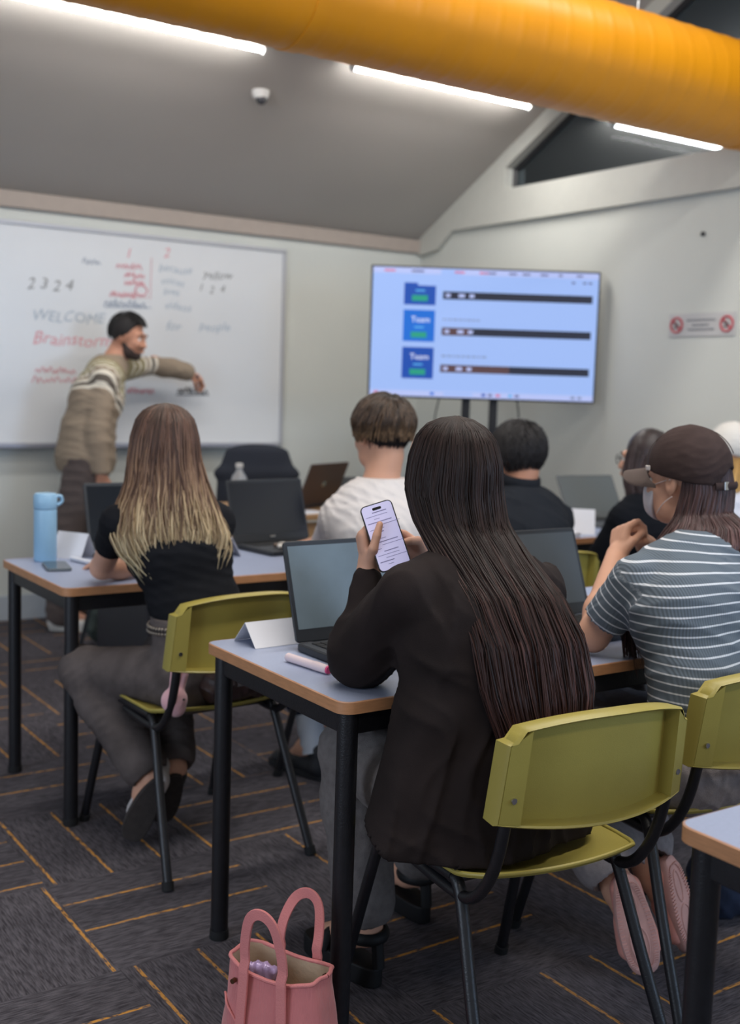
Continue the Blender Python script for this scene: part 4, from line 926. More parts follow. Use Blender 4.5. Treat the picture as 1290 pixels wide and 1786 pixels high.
def hair_cap(root, m, P, Rm, R_=(.080, .102, .095), c0=(0, -.012, .022), face=(0, .052, .055), fn=(0, 1, -.75), nape=-.055, ears=True, name='hair_mass', parent=None, h=.005, fade=True):
    c = P(*c0); F = Field(c-.15, c+.15, h); F.ell(c, R_, Rm.T, 0)
    F.cut(P(*face), Rm @ V3(*fn)); F.cut(P(0, -.018, -.02), Rm @ V3(0, .6, -.8)); F.cut(P(0, 0, nape), Rm @ V3(0, .35, -1))
    if ears:
        for q in (-1, 1): F.ell(P(q*.085, .012, -.02), (.028, .03, .042), Rm.T, sub=True)
    V, Q = F.nets(); o = link_mesh(name, V, Q, m, None, True, {'rnd': np.full(len(V), .4), 't': np.full(len(V), .2)}); rel(o, root)
    if parent: o.parent = parent
    return o
def eyes(root, P, Rm, s=1.0, brow=None):
    for q in (-1, 1):
        b = MB(); b.ball(P(q*.031, .0745, -.003), .0112*s, 12); o = b.build('eye', [mat('eye_white', rgb(225, 222, 218), .3)], None, True); rel(o, root)
        b = MB(); b.ball(P(q*.031, .0823, -.003), .0048*s, 10); o2 = b.build('iris', [mat('dark_iris', rgb(40, 26, 20), .2)], None, True); rel(o2, root); o2.parent = o
        if brow:
            b = MB(); b.tube([P(q*.014, .090, .018), P(q*.030, .090, .025), P(q*.048, .079, .019)], [.003, .0035, .002], 6); o = b.build('eyebrow', brow, None, True); rel(o, root)
def garment(root, name, J, m, build, h=.006, amp=.0025, fr=38, dirv=(0, 0, 1), seed=0, cuts=(), ufun=None, pad=.22, mats=None, post=None, lo=None, hi=None):
    l, u = bounds(J, pad); l = l if lo is None else V3(*lo); u = u if hi is None else V3(*hi)
    F = Field(l, u, h); build(F)
    if amp: F.wrinkle(amp, fr, dirv, seed)
    for p, n in cuts: F.cut(p, n)
    if post: post(F)
    return F.mesh(name, m, root, ufun)

# ---- 1. woman with very long dark hair and sheer black overshirt (nearest)
def person_main():
    L = 'woman with very long dark hair in a sheer black overshirt holding up a phone'
    root = thing('person', L, 'person', (1.45, 1.62, 0))
    J = mkJ(g=.94, pelvis=(1.43, 1.67, .55), waist=(1.43, 1.67, .70), chest=(1.43, 1.70, .85), upper=(1.435, 1.73, .945), neck=(1.44, 1.76, 1.02),
            sL=(1.285, 1.74, .935), sR=(1.585, 1.71, .925), eL=(1.285, 1.895, .785), eR=(1.64, 1.86, .785), wL=(1.322, 1.932, .945), wR=(1.505, 1.985, .962),
            hL=(1.34, 1.67, .52), hR=(1.53, 1.67, .52), kL=(1.37, 2.04, .53), kR=(1.60, 2.04, .53), aL=(1.40, 2.01, .12), aR=(1.685, 2.20, .12), tL=(1.385, 2.15, .055), tR=(1.70, 2.34, .055))
    H = dict(c=(1.445, 1.835, 1.155), yaw=R(-8), pitch=R(-14))
    hands = [(((1.322, 1.932, .950), (-.10, .22, .97), (.86, -.42, 0), -1), dict(curl=(.75, 1.0, 1.1, 1.2), thumb=(1.7, .40, .50), s=.88, spread=.02)),
             (((1.50, 1.985, .965), (-.92, .10, .45), (-.35, -.75, -.5), 1), dict(curl=(.25, 1.0, 1.2, 1.25), thumb=(.25, .5), s=.88))]
    P, Rm = body(root, J, H, M_skin, .0038, hands, .98)
    ms = mat('sheer_black_voile', rgb(36, 29, 28), .8, var=.35, vscale=7, bump=.12, bscale=350, spec=.15)
    def b(F):
        torso(F, J, .012)
        for q in 'LR': arm(F, J, q, .016, 1.90, r=(.044, .054, .036, .016))
        for q in 'LR':
            E_ = J['e'+q]; F.cone(E_+V3(0, -.04, .01), E_+V3(0, .0, .02), .046, .046, .03)
        # shirt tails round the hips, hanging over the seat's edge
        F.cone((1.43, 1.69, .88), (1.425, 1.675, .44), .112, .142, .05, (1, .03, 0), 1.30, 1.50)
        F.cone((1.30, 1.68, .70), (1.235, 1.69, .44), .06, .07, .05); F.cone((1.57, 1.64, .70), (1.61, 1.62, .44), .055, .06, .05)
        F.cone((1.44, 1.75, 1.0), (1.443, 1.78, 1.035), .062, .056, .02)
    garment(root, 'overshirt', J, ms, b, .0055, .0040, 26, (1, .2, .25), 5, cuts=[(V3(1.43, 1.6, .456), (0, .15, -1)), (V3(0, 1.87, .60), (0, .6, -1))])
    mj = mat('grey_trousers', rgb(112, 106, 104), .9, var=.14, vscale=60, bump=.3, bscale=400, spec=.1)
    def b(F):
        F.cone(J['pelvis'], J['pelvis']+V3(0, .02, .06), .115, .105, .03, (1, 0, 0), 1.4)
        for q in 'LR': leg(F, J, q, .018, upto=.84, flare=.020)
    garment(root, 'trousers', J, mj, b, .006, .002, 40, (1, 0, .2), 3, post=hems(J, .86))
    msd = mat('black_sandal', rgb(22, 22, 24), .6, spec=.3)
    for q in 'LR':
        A, T = J['a'+q], J['t'+q]; f = nrm((T-A)*V3(1, 1, 0)); x = V3(f[1], -f[0], 0)
        b = MB(); g0 = A*V3(1, 1, 0)-f*.05+V3(0, 0, .022); pts = []
        for k in range(28):
            a = 2*PI*k/28; t = .5-.5*math.cos(a); pts.append(g0+f*t*.25+x*math.copysign(abs(math.sin(a))**.6*(.032+.016*t), math.sin(a)))
        b.add([p-V3(0, 0, .020) for p in pts]+[p+V3(0, 0, .026) for p in pts], [tuple(range(28))[::-1], tuple(range(28, 56))]+[(i, (i+1) % 28, 28+(i+1) % 28, 28+i) for i in range(28)])
        o = b.build('sandal', msd, None, bevel=.005); rel(o, root)
        b = MB()
        ring = lambda c, u, v, ru, rv: [c+u*math.cos(a)*ru+v*math.sin(a)*rv for a in np.linspace(0, 2*PI, 22)]
        b.tube(ring(A+V3(0, 0, -.005), f, x, .046, .042), .011, 8, flat=((0, 0, 1), 1.3)); b.tube([A-f*.04+V3(0, 0, -.01), A-f*.048+V3(0, 0, -.07)], .014, 8)
        b.tube([A+f*.10+x*s_*.042+V3(0, 0, -.075+z_) for s_, z_ in ((-1, 0), (-.7, .03), (0, .045), (.7, .03), (1, 0))], .014, 8)
        o2 = b.build('strap', msd, None, True); rel(o2, root); o2.parent = o
    hm = hair_mat('dark_brown_hair', [(0, rgb(42, 31, 28)), (.45, rgb(42, 29, 26)), (.8, rgb(66, 42, 37)), (1, rgb(92, 60, 52))], .46, .5, .22)
    hmb = mat('dark_hair_mass', rgb(30, 23, 22), .55, spec=.2, var=.3, vscale=90, stretch=(1, 1, .06))
    c = H['c']
    keys = [(c[0]-.002, c[1]-.025, c[2]+.118, .003, .003, 1), (c[0]-.002, c[1]-.025, c[2]+.112, .030, .034, 1), (c[0]-.002, c[1]-.024, c[2]+.098, .053, .062, 1), (c[0], c[1]-.022, c[2]+.075, .071, .082, 1), (c[0], c[1]-.020, c[2]+.03, .083, .098, 1),
            (c[0], c[1]-.018, c[2]-.03, .088, .100, 1), (c[0]-.002, c[1]-.045, c[2]-.09, .088, .092, .95), (c[0]-.004, c[1]-.115, c[2]-.15, .094, .088, .85), (c[0]-.002, c[1]-.195, c[2]-.21, .104, .076, .80),
            (c[0]+.004, c[1]-.255, c[2]-.29, .114, .062, .75), (c[0]+.008, c[1]-.285, c[2]-.38, .114, .054, .75), (c[0]+.008, c[1]-.305, c[2]-.46, .092, .046, .75), (c[0]+.004, c[1]-.322, c[2]-.54, .062, .036, .75), (c[0]-.004, c[1]-.335, c[2]-.62, .030, .022, .8)]
    def cap(F): F.ell(P(0, -.016, .016), (.076, .094, .088), Rm.T); F.cut(P(0, .045, .05), Rm @ V3(0, 1, -.6))
    long_hair(root, hm, keys, (.99, -.1, 0), (-.05, -1, -.08), 2300, 3, .0027, .003, (-38, 218), .66, hmb, .88, cap, wave=.035)
    # earphone cable free, bracelet free; phone is its own thing
    ph = thing('smartphone', 'black-rimmed phone held up showing a white page of text', 'phone', (1.335, 1.893, 1.0250))
    up = Vector((-.16, .42, 1)).normalized(); nn = Vector((-.45, -.86, 0)); nn = (nn-up*nn.dot(up)).normalized(); xx = up.cross(nn)*-1
    Mx = Matrix((xx, up, nn)).transposed()
    if xx.x < 0: xx = -xx; Mx = Matrix((xx, up, nn)).transposed()
    def rr(w_, h_, r_): return [(sx*(w_/2-r_)+r_*math.cos(a), sy*(h_/2-r_)+r_*math.sin(a)) for sx, sy, a0 in ((1, 1, 0), (-1, 1, 90), (-1, -1, 180), (1, -1, 270)) for a in [R(a0+i*18) for i in range(6)]]
    b = MB().prism(rr(.068, .141, .011), -.004, .004); b.v = [tuple(Mx @ Vector(v)) for v in b.v]; b.build('case', mat('phone_case', rgb(34, 34, 36), .35, .3), ph, bevel=.0015)
    b = MB(); b.prism(rr(.063, .136, .008), .0041, .0046)
    b.cur = 1; b.prism(rr(.019, .0055, .0026), .0046, .0049); b.v[-48:] = [(x_, y_+.059, z_) for x_, y_, z_ in b.v[-48:]]
    b.cur = 2; rg = random.Random(4)
    for k in range(17):
        y = .052-k*.0068; ln = rg.choice((.012, .03, .045, .05)); x0 = -.027 if k % 2 else -.012
        b.box((x0+ln/2, y, .0048), (ln, .0010 if k % 3 else .0018, .0003))
    b.v = [tuple(Mx @ Vector(v)) for v in b.v]
    b.build('screen', [mat('phone_screen_glow', rgb(200, 196, 226), .3, emit=rgb(196, 190, 228), estr=.36), mat('phone_camera_cutout', rgb(8, 8, 10), .2), mat('phone_text', rgb(120, 116, 150), .4, emit=rgb(120, 112, 160), estr=.15)], ph)

# ---- 2. woman with ombre hair, black top
def person_blonde():
    root = thing('person', 'woman with brown-to-blonde ombre hair in a black top leaning on the left table', 'person', (1.45, 2.9, 0))
    J = mkJ(pelvis=(1.43, 2.87, .54), waist=(1.40, 2.90, .70), chest=(1.365, 2.94, .85), upper=(1.355, 2.97, .945), neck=(1.345, 2.98, 1.01),
            sL=(1.205, 2.985, .93), sR=(1.495, 2.97, .925), eL=(1.255, 3.24, .765), eR=(1.50, 3.22, .77), wL=(1.46, 3.30, .75), wR=(1.40, 3.40, .75),
            hL=(1.35, 2.87, .50), hR=(1.53, 2.88, .50), kL=(1.185, 3.20, .47), kR=(1.48, 3.28, .47), aL=(1.295, 2.955, .20), aR=(1.395, 3.02, .19), tL=(1.266, 3.0, .06), tR=(1.38, 3.085, .06), g=.94)
    H = dict(c=(1.335, 3.0, 1.145), yaw=R(8), pitch=R(-10))
    P, Rm = body(root, J, H, M_skin, .0055, [(((1.46, 3.30, .75), (.9, .35, -.02), (0, 0, -1), -1), dict(curl=(.3, .35, .4, .45), s=.92)), (((1.40, 3.40, .75), (-.6, .7, -.02), (0, 0, -1), 1), dict(curl=(.3, .35, .4, .45), s=.92))])
    mt = mat('black_jersey', rgb(27, 28, 32), .9, var=.12, vscale=30, bump=.12, bscale=500, spec=.12)
    def b(F):
        torso(F, J, .006)
        for q in 'LR': arm(F, J, q, .012, .42)
    def post(F):
        F.cone(J['neck'], J['neck']+V3(0, 0, .06), .045, .06, sub=True)
    garment(root, 'top', J, mt, b, .006, .0016, 45, (.3, 0, 1), 2, cuts=[(V3(1.4, 2.9, .655), (-.15, 0, -1)), (V3(0, 0, 1.03), (0, 0, 1))], post=post)
    mj = mat('washed_black_jeans', rgb(92, 84, 82), .9, var=.25, vscale=14, bump=.3, bscale=420, spec=.1)
    def b(F):
        F.cone(J['pelvis']+V3(0, 0, -.02), J['waist']+V3(0, -.01, -.045), .118, .100, .03, J['hR']-J['hL'], 1.42, 1.38)
        for q in 'LR': leg(F, J, q, .014, upto=.88, flare=.022)
    garment(root, 'jeans', J, mj, b, .006, .0022, 42, (.5, .6, .5), 8, cuts=[(V3(1.4, 2.9, .675), (0, 0, 1))], post=hems(J, .90, .065))
    # studded belt
    mbt = mat('belt_leather', rgb(40, 34, 32), .6); mst = mat('belt_studs', rgb(150, 140, 128), .4, .7)
    ring = []; c = J['waist']+V3(.008, -.008, -.045)
    for k in range(41):
        a = 2*PI*k/40; ring.append(c+V3(math.cos(a)*.139, math.sin(a)*.101, .012*math.cos(a)))
    b = MB(); b.tube(ring, .013, 6, cap=False, flat=((0, 0, 1), 1.2)); o = b.build('belt', mbt, None, True); rel(o, root)
    b = MB()
    for k in range(72):
        a = 2*PI*k/72
        for dz in (-.007, .006): b.ball(c+V3(math.cos(a)*.147, math.sin(a)*.111, .012*math.cos(a)+dz), .0054, 6)
    o2 = b.build('studs', mst, None, True); rel(o2, root); o2.parent = o
    mw = mat('white_shoe_upper', rgb(196, 190, 188), .6); msl = mat('dark_shoe_sole', rgb(52, 46, 44), .85, var=.2, vscale=60)
    shoe(root, 'shoe', (1.295, 2.905, .205), (1.235, 2.965, .02), (.50, .9, .35), mw, msl, .9, .03)
    shoe(root, 'shoe', (1.385, 2.975, .185), (1.365, 3.05, .02), (.35, 1, .35), mat('dark_shoe_upper', rgb(44, 42, 44), .7), msl, .9)
    hm = hair_mat('ombre_hair', [(0, rgb(78, 62, 54)), (.30, rgb(98, 72, 60)), (.52, rgb(132, 104, 82)), (.74, rgb(178, 156, 122)), (1, rgb(204, 190, 156))], .5, .32, .3)
    c = H['c']
    keys = [(c[0], c[1]-.025, c[2]+.118, .003, .003, 1), (c[0], c[1]-.025, c[2]+.111, .032, .034, 1), (c[0], c[1]-.024, c[2]+.097, .054, .062, 1), (c[0], c[1]-.022, c[2]+.072, .072, .084, 1), (c[0], c[1]-.02, c[2]+.02, .085, .098, 1),
            (c[0], c[1]-.02, c[2]-.04, .092, .1, 1), (c[0], c[1]-.04, c[2]-.10, .104, .09, .95), (c[0]-.004, c[1]-.06, c[2]-.17, .128, .082, .9), (c[0]-.004, c[1]-.08, c[2]-.24, .148, .07, .85), (c[0], c[1]-.095, c[2]-.29, .138, .052, .8), (c[0]+.008, c[1]-.11, c[2]-.34, .112, .038, .8), (c[0]+.01, c[1]-.115, c[2]-.375, .085, .03, .8)]
    def cap(F): F.ell(P(0, -.016, .016), (.076, .094, .088), Rm.T); F.cut(P(0, .045, .05), Rm @ V3(0, 1, -.6))
    long_hair(root, hm, keys, (.97, -.2, 0), (-.1, -1, 0), 1900, 5, .0030, .005, (-35, 215), .66, hm, .84, cap, wave=.07)

# ---- 3. young man in the white t-shirt
def person_boy():
    root = thing('person', 'young man with highlighted bowl-cut hair in an oversized white t-shirt', 'person', (2.13, 3.0, 0))
    J = mkJ(pelvis=(2.12, 2.95, .54), waist=(2.12, 2.97, .70), chest=(2.125, 3.01, .86), upper=(2.125, 3.04, .945), neck=(2.13, 3.06, 1.01),
            sL=(1.985, 3.06, .90), sR=(2.285, 3.05, .90), eL=(2.05, 3.22, .795), eR=(2.32, 3.26, .785), wL=(2.05, 3.42, .755), wR=(2.25, 3.42, .755),
            hL=(2.03, 2.95, .50), hR=(2.22, 2.95, .50), kL=(2.0, 3.37, .5), kR=(2.25, 3.38, .5), aL=(2.0, 3.22, .12), aR=(2.25, 3.4, .12), tL=(1.98, 3.32, .045), tR=(2.26, 3.55, .045), g=1.05)
    H = dict(c=(2.15, 3.09, 1.175), yaw=R(2), pitch=R(-4))
    P, Rm = body(root, J, H, M_skin, .006, [(((2.05, 3.42, .755), (.3, .95, 0), (0, 0, -1), -1), {}), (((2.25, 3.42, .755), (-.3, .95, 0), (0, 0, -1), 1), {})])
    mt = mat('white_cotton', rgb(208, 202, 200), .9, var=.02, bump=.1, bscale=300, spec=.15)
    def b(F):
        torso(F, J, .026)
        for q in 'LR': arm(F, J, q, .026, 1.0, flare=.006)
        F.cone(J['upper'], J['neck']+V3(0, -.005, .015), .085, .066, .03)
    def post(F): F.cone(J['neck']+V3(0, .02, .02), J['neck']+V3(0, .03, .10), .055, .075, sub=True)
    garment(root, 't_shirt', J, mt, b, .006, .0040, 30, (.7, 0, .4), 4, cuts=[(V3(0, 0, .50), (0, 0, -1)), (V3(0, 0, 1.035), (0, 0, 1))], post=post)
    mj = mat('blue_jeans', rgb(44, 54, 72), .9, var=.15, vscale=40, bump=.2, bscale=400, spec=.1)
    def b(F):
        F.cone(J['pelvis'], J['waist']+V3(0, 0, -.1), .12, .11, .03, (1, 0, 0), 1.4)
        for q in 'LR': leg(F, J, q, .018, upto=.62, flare=.02)
    garment(root, 'jeans', J, mj, b, .007, .002, 40, (1, 0, .2), 3)
    msk = mat('white_ribbed_sock', rgb(176, 182, 192), .95, bump=.3, bscale=60, stretch=(1, 1, 6))
    for q in 'LR':
        A = J['a'+q]; K = J['k'+q]; b = MB(); p0 = K+(A-K)*.60; n = 12
        b.tube([p0+(A-p0)*t for t in np.linspace(0, 1.22, n)], [.050-.008*t+.002*math.sin(t*40) for t in np.linspace(0, 1, n)], 18); o = b.build('sock', msk, None, True); rel(o, root)
        f = nrm((J['t'+q]-A)*V3(1, 1, 0)); g0 = A*V3(1, 1, 0)-f*.06+V3(0, 0, .004)
        shoe(root, 'shoe', g0, g0+f*.27, (0, 0, 1), mat('black_shoe', rgb(26, 27, 32), .6), mat('black_shoe_sole', rgb(22, 22, 26), .7), high=.015)
    hm = hair_mat('highlighted_hair', [(0, rgb(52, 46, 44)), (.5, rgb(78, 62, 50)), (1, rgb(116, 92, 68))], .45, .55, .35)
    hmb = mat('dark_short_hair', rgb(34, 30, 32), .7, var=.3, vscale=150, spec=.2)
    cap = hair_cap(root, hmb, P, Rm, (.079, .101, .094), nape=-.066, ears=False, fn=(0, 1, -.25), face=(0, .035, .05))
    # bowl: long top layers over a clipped nape
    scalp_strands(root, hm, P, Rm, 1500, .115, .0030, .016, R_=(.088, .105, .098), low=-.030, seed=9, K=11, fringe=-.01, flick=.010, front=.4)
    o = scalp_strands(root, hmb, P, Rm, 700, .03, .0018, .004, R_=(.0795, .1005, .095), low=-.062, seed=19, K=6, name='clipped_hair')

# ---- 4. young man in black collared shirt
def person_black():
    root = thing('person', 'young man with short black hair in a black collared shirt', 'person', (2.9, 3.2, 0))
    J = mkJ(pelvis=(2.89, 3.14, .53), waist=(2.89, 3.16, .67), chest=(2.895, 3.20, .80), upper=(2.90, 3.22, .885), neck=(2.905, 3.25, .955),
            sL=(2.745, 3.24, .84), sR=(3.07, 3.22, .84), eL=(2.68, 3.46, .77), eR=(3.13, 3.30, .66), wL=(2.80, 3.62, .755), wR=(3.05, 3.55, .755),
            hL=(2.8, 3.14, .50), hR=(2.98, 3.14, .50), kL=(2.77, 3.56, .5), kR=(3.0, 3.57, .5), aL=(2.77, 3.5, .12), aR=(3.0, 3.5, .12), tL=(2.77, 3.65, .045), tR=(3.0, 3.65, .045), g=1.04)
    H = dict(c=(2.915, 3.285, 1.090), yaw=R(6), pitch=R(-12))
    P, Rm = body(root, J, H, M_skin2, .007, [(((2.80, 3.62, .755), (.3, .95, 0), (0, 0, -1), -1), {}), (((3.05, 3.55, .755), (-.3, .95, 0), (0, 0, -1), 1), {})])
    mt = mat('black_cotton_shirt', rgb(33, 36, 42), .85, var=.1, vscale=10, bump=.1, bscale=300, spec=.15)
    def b(F):
        torso(F, J, .022)
        for q in 'LR': arm(F, J, q, .020, 1.7)
        F.cone(J['neck']+V3(0, -.006, -.012), J['neck']+V3(.002, .012, .042), .066, .062, .012)
    def post(F): F.cone(J['neck']+V3(0, .01, .025), J['neck']+V3(0, .03, .10), .054, .06, sub=True)
    garment(root, 'shirt', J, mt, b, .006, .0030, 28, (.5, 0, .8), 6, cuts=[(V3(0, 0, .47), (0, 0, -1)), (V3(0, 0, .998), (0, 0, 1))], post=post)
    b = MB(); n_ = J['neck']; b.tube([n_+V3(math.cos(a)*.068, math.sin(a)*.066-.004, .034-.012*math.sin(a)*-1) for a in np.linspace(-.3, PI+.3+PI, 30)], .009, 8, flat=((0, 0, 1), 2.9)); o = b.build('collar', mt, None, True); rel(o, root)
    def b(F):
        F.cone(J['pelvis'], J['waist']+V3(0, 0, -.1), .12, .11, .03, (1, 0, 0), 1.4)
        for q in 'LR': leg(F, J, q, .015, upto=.97)
    garment(root, 'trousers', J, mat('black_trousers', rgb(30, 31, 36), .9), b, .008, .002, 40, (1, 0, .2), 3)
    for q in 'LR':
        A = J['a'+q]; shoe(root, 'shoe', A*V3(1, 1, 0)+V3(0, -.06, .004), A*V3(1, 1, 0)+V3(0, .2, .004), (0, 0, 1), MATS['black_shoe'], MATS['black_shoe_sole'])
    hm = hair_mat('black_hair', [(0, rgb(30, 28, 30)), (1, rgb(46, 43, 44))], .45, .4, .35)
    hair_cap(root, MATS['dark_short_hair'], P, Rm, (.081, .101, .096), nape=-.070, ears=False, fn=(0, 1, -.25), face=(0, .035, .05))
    scalp_strands(root, hm, P, Rm, 1700, .065, .0027, .012, R_=(.084, .104, .099), low=-.080, seed=12, K=8, flick=.016, sweep=.25)

# ---- 5. woman in black jumper and glasses
def person_sweater():
    root = thing('person', 'woman with straight brown hair and glasses in a black jumper', 'person', (3.42, 3.0, 0))
    J = mkJ(pelvis=(3.43, 2.98, .53), waist=(3.43, 3.0, .67), chest=(3.42, 3.03, .80), upper=(3.41, 3.05, .88), neck=(3.41, 3.07, .945),
            sL=(3.275, 3.06, .85), sR=(3.55, 3.03, .85), eL=(3.235, 3.16, .66), eR=(3.62, 3.2, .68), wL=(3.25, 3.33, .625), wR=(3.42, 3.38, .62),
            hL=(3.34, 2.98, .50), hR=(3.52, 2.98, .50), kL=(3.27, 3.37, .53), kR=(3.52, 3.4, .52), aL=(3.3, 3.36, .12), aR=(3.53, 3.38, .12), tL=(3.28, 3.5, .045), tR=(3.53, 3.52, .045), g=.97)
    H = dict(c=(3.42, 3.10, 1.085), yaw=R(28), pitch=R(-4))
    P, Rm = body(root, J, H, M_skin, .006, [(((3.25, 3.33, .625), (.15, 1, -.15), (.2, 0, -1), -1), dict(curl=(.4, .5, .5, .5), s=.95)), (((3.42, 3.38, .62), (-.5, .8, -.1), (0, 0, -1), 1), dict(curl=(.4, .5, .5, .5), s=.95))])
    mt = mat('black_knit', rgb(20, 22, 27), .95, bump=.2, bscale=250, spec=.1)
    def b(F):
        torso(F, J, .016)
        for q in 'LR': arm(F, J, q, .018, 1.88)
    def post(F): F.cone(J['neck']+V3(0, .02, .02), J['neck']+V3(0, .03, .10), .05, .065, sub=True)
    garment(root, 'jumper', J, mt, b, .006, .002, 40, (.3, 0, 1), 2, cuts=[(V3(0, 0, .49), (0, 0, -1)), (V3(0, 0, .965), (0, 0, 1))], post=post)
    def b(F):
        F.cone(J['pelvis'], J['waist']+V3(0, 0, -.1), .12, .10, .03, (1, 0, 0), 1.4)
        for q in 'LR': leg(F, J, q, .015, upto=.97)
    garment(root, 'trousers', J, mat('charcoal_trousers', rgb(44, 46, 52), .9, var=.1, vscale=30), b, .007, .003, 40, (.4, .9, .2), 3)
    for q in 'LR':
        A = J['a'+q]; shoe(root, 'shoe', A*V3(1, 1, 0)+V3(0, -.06, .004), A*V3(1, 1, 0)+V3(0, .18, .004), (0, 0, 1), MATS['black_shoe'], MATS['black_shoe_sole'])
    b = MB(); w_ = J['wL']; a_ = nrm(J['wL']-J['eL']); u = nrm(np.cross(a_, [0, 0, 1])); v = np.cross(a_, u); w_ = w_-a_*.012
    b.tube([w_+u*math.cos(t)*.032+v*math.sin(t)*.032 for t in np.linspace(0, 2*PI, 22)], .004, 8); o = b.build('bracelet', mat('pale_bracelet', rgb(206, 196, 184), .5), None, True); rel(o, root)
    c = H['c']; X = Rm[:, 0]; B = -Rm[:, 1]
    keys = [(c[0], c[1]-.02, c[2]+.110, .004, .004, 1)]
    for dz, hw, hd, sp in ((.1, .04, .045, 1), (.07, .068, .078, 1), (.02, .086, .102, 1), (-.05, .090, .100, 1), (-.11, .090, .085, .95), (-.16, .090, .07, .9), (-.20, .085, .06, .9)):
        keys.append((c[0]-.01*(dz < 0)+B[0]*.01, c[1]+B[1]*.01, c[2]+dz, hw, hd, sp))
    hm = hair_mat('brown_straight_hair', [(0, rgb(50, 42, 42)), (1, rgb(72, 58, 58))], .42, .35, .35)
    def cap(F): F.ell(P(0, -.014, .022), (.082, .100, .094), Rm.T); F.cut(P(0, .052, .05), Rm @ V3(0, 1, -.35))
    long_hair(root, hm, keys, X, B, 1300, 6, .0028, .002, (-45, 225), .88, hm, .86, cap)
    glasses(root, P); eyes(root, P, Rm, brow=mat('dark_brow', rgb(50, 38, 34), .8))
def glasses(root, P):
    b = MB()
    for q in (-1, 1):
        b.tube([P(q*.033+.023*math.cos(a), .103, -.002+.019*math.sin(a)) for a in np.linspace(0, 2*PI, 20)], .0016, 6, cap=False)
        b.tube([P(q*.056, .103, .004), P(q*.074, .085, .004), P(q*.083, .01, .002), P(q*.080, -.015, -.012)], .0014, 6)
    b.tube([P(-.010, .103, .003), P(.010, .103, .003)], .0014, 6)
    o = b.build('glasses', mat('dark_wire', rgb(40, 38, 40), .4, .5), None, True); rel(o, root)

# ---- caps
def ball_cap(root, P, Rm, m, opening=True, brim_m=None, badge=None):
    c = P(0, -.010, .034); F = Field(c-.18, c+.18, .0042)
    F.ell(c, (.092, .112, .098), Rm.T, 0); F.cut(P(0, 0, .005), Rm @ V3(0, .22, -1))
    F.cone(P(0, -.01, .128), P(0, -.01, .131), .007, .005, .003)
    if opening:
        F.ell(P(0, -.125, -.008), (.036, .05, .034), Rm.T, sub=True)
    F.wrinkle(.0012, 60, (0, 0, 1), 3)
    V, Q = F.nets(); cp = link_mesh('cap', V, Q, m, None, True); rel(cp, root)
    b = MB(); n, k_ = 18, 8; V = []
    for s_ in (0, 1):
        for i in range(n+1):
            a = (i/n-.5)*2*R(60)
            for j in range(k_+1):
                t = j/k_; x = .088*math.sin(a)*(1-.03*t); yi = -.010+.110*math.cos(a); y = yi+t*max(0, .168-.030*(x/.07)**2-yi)*max(0, 1-abs(a/R(60))**5)**.5
                z = .030-.040*(x/.075)**2-.008*t-(.0035 if s_ else 0)
                V.append(P(x, y, z))
    N1 = (n+1)*(k_+1); idx = lambda s_, i, j: s_*N1+i*(k_+1)+j; Fc = []
    for i in range(n):
        for j in range(k_):
            Fc.append((idx(0, i, j), idx(0, i+1, j), idx(0, i+1, j+1), idx(0, i, j+1))); Fc.append((idx(1, i, j), idx(1, i, j+1), idx(1, i+1, j+1), idx(1, i+1, j)))
        Fc.append((idx(0, i, k_), idx(0, i+1, k_), idx(1, i+1, k_), idx(1, i, k_)))
    b.add(V, Fc); o = b.build('cap_brim', brim_m or m, None, True); rel(o, root); o.parent = cp
    b = MB()
    for an in (0, 60, 120):          # panel seams
        pts = []
        for t in np.linspace(-1, 1, 25):
            th = t*R(88); d = V3(math.sin(th)*math.cos(R(an)), math.sin(th)*math.sin(R(an)), math.cos(th)); q = V3(0, -.01, .034)+d*V3(.0925, .1125, .0985)
            if opening and q[1] < -.09 and q[2] < .05: continue
            pts.append(P(*q))
        b.tube(pts, .0011, 5)
    o = b.build('seam', brim_m or m, None, True); rel(o, root); o.parent = cp
    if opening:
        b = MB(); b.tube([P(.112*.86*math.sin(a), -.012-.111*math.cos(a), -.016) for a in np.linspace(-R(34), R(34), 14)], .0035, 8, flat=((0, 0, 1), 2.6)); o = b.build('strap', m, None, True); rel(o, root); o.parent = cp
        b = MB(); b.box((0, 0, 0), (.018, .004, .020)); q = P(-.030, -.120, -.015); b.v = [tuple(q+Rm @ V3(*v)) for v in b.v]; o = b.build('buckle', M_chrome, None, bevel=.001); rel(o, root); o.parent = cp
    if badge:
        b = MB(); b.box((0, 0, 0), (.004, .012, .012)); b.box((0, .003, .003), (.005, .007, .007)); q = P(-.080, .063, .030); b.v = [tuple(q+Rm @ (V3(*v)*V3(1, 1, 1))) for v in b.v]; o = b.build('badge', badge, None, bevel=.002); rel(o, root); o.parent = cp
    return cp

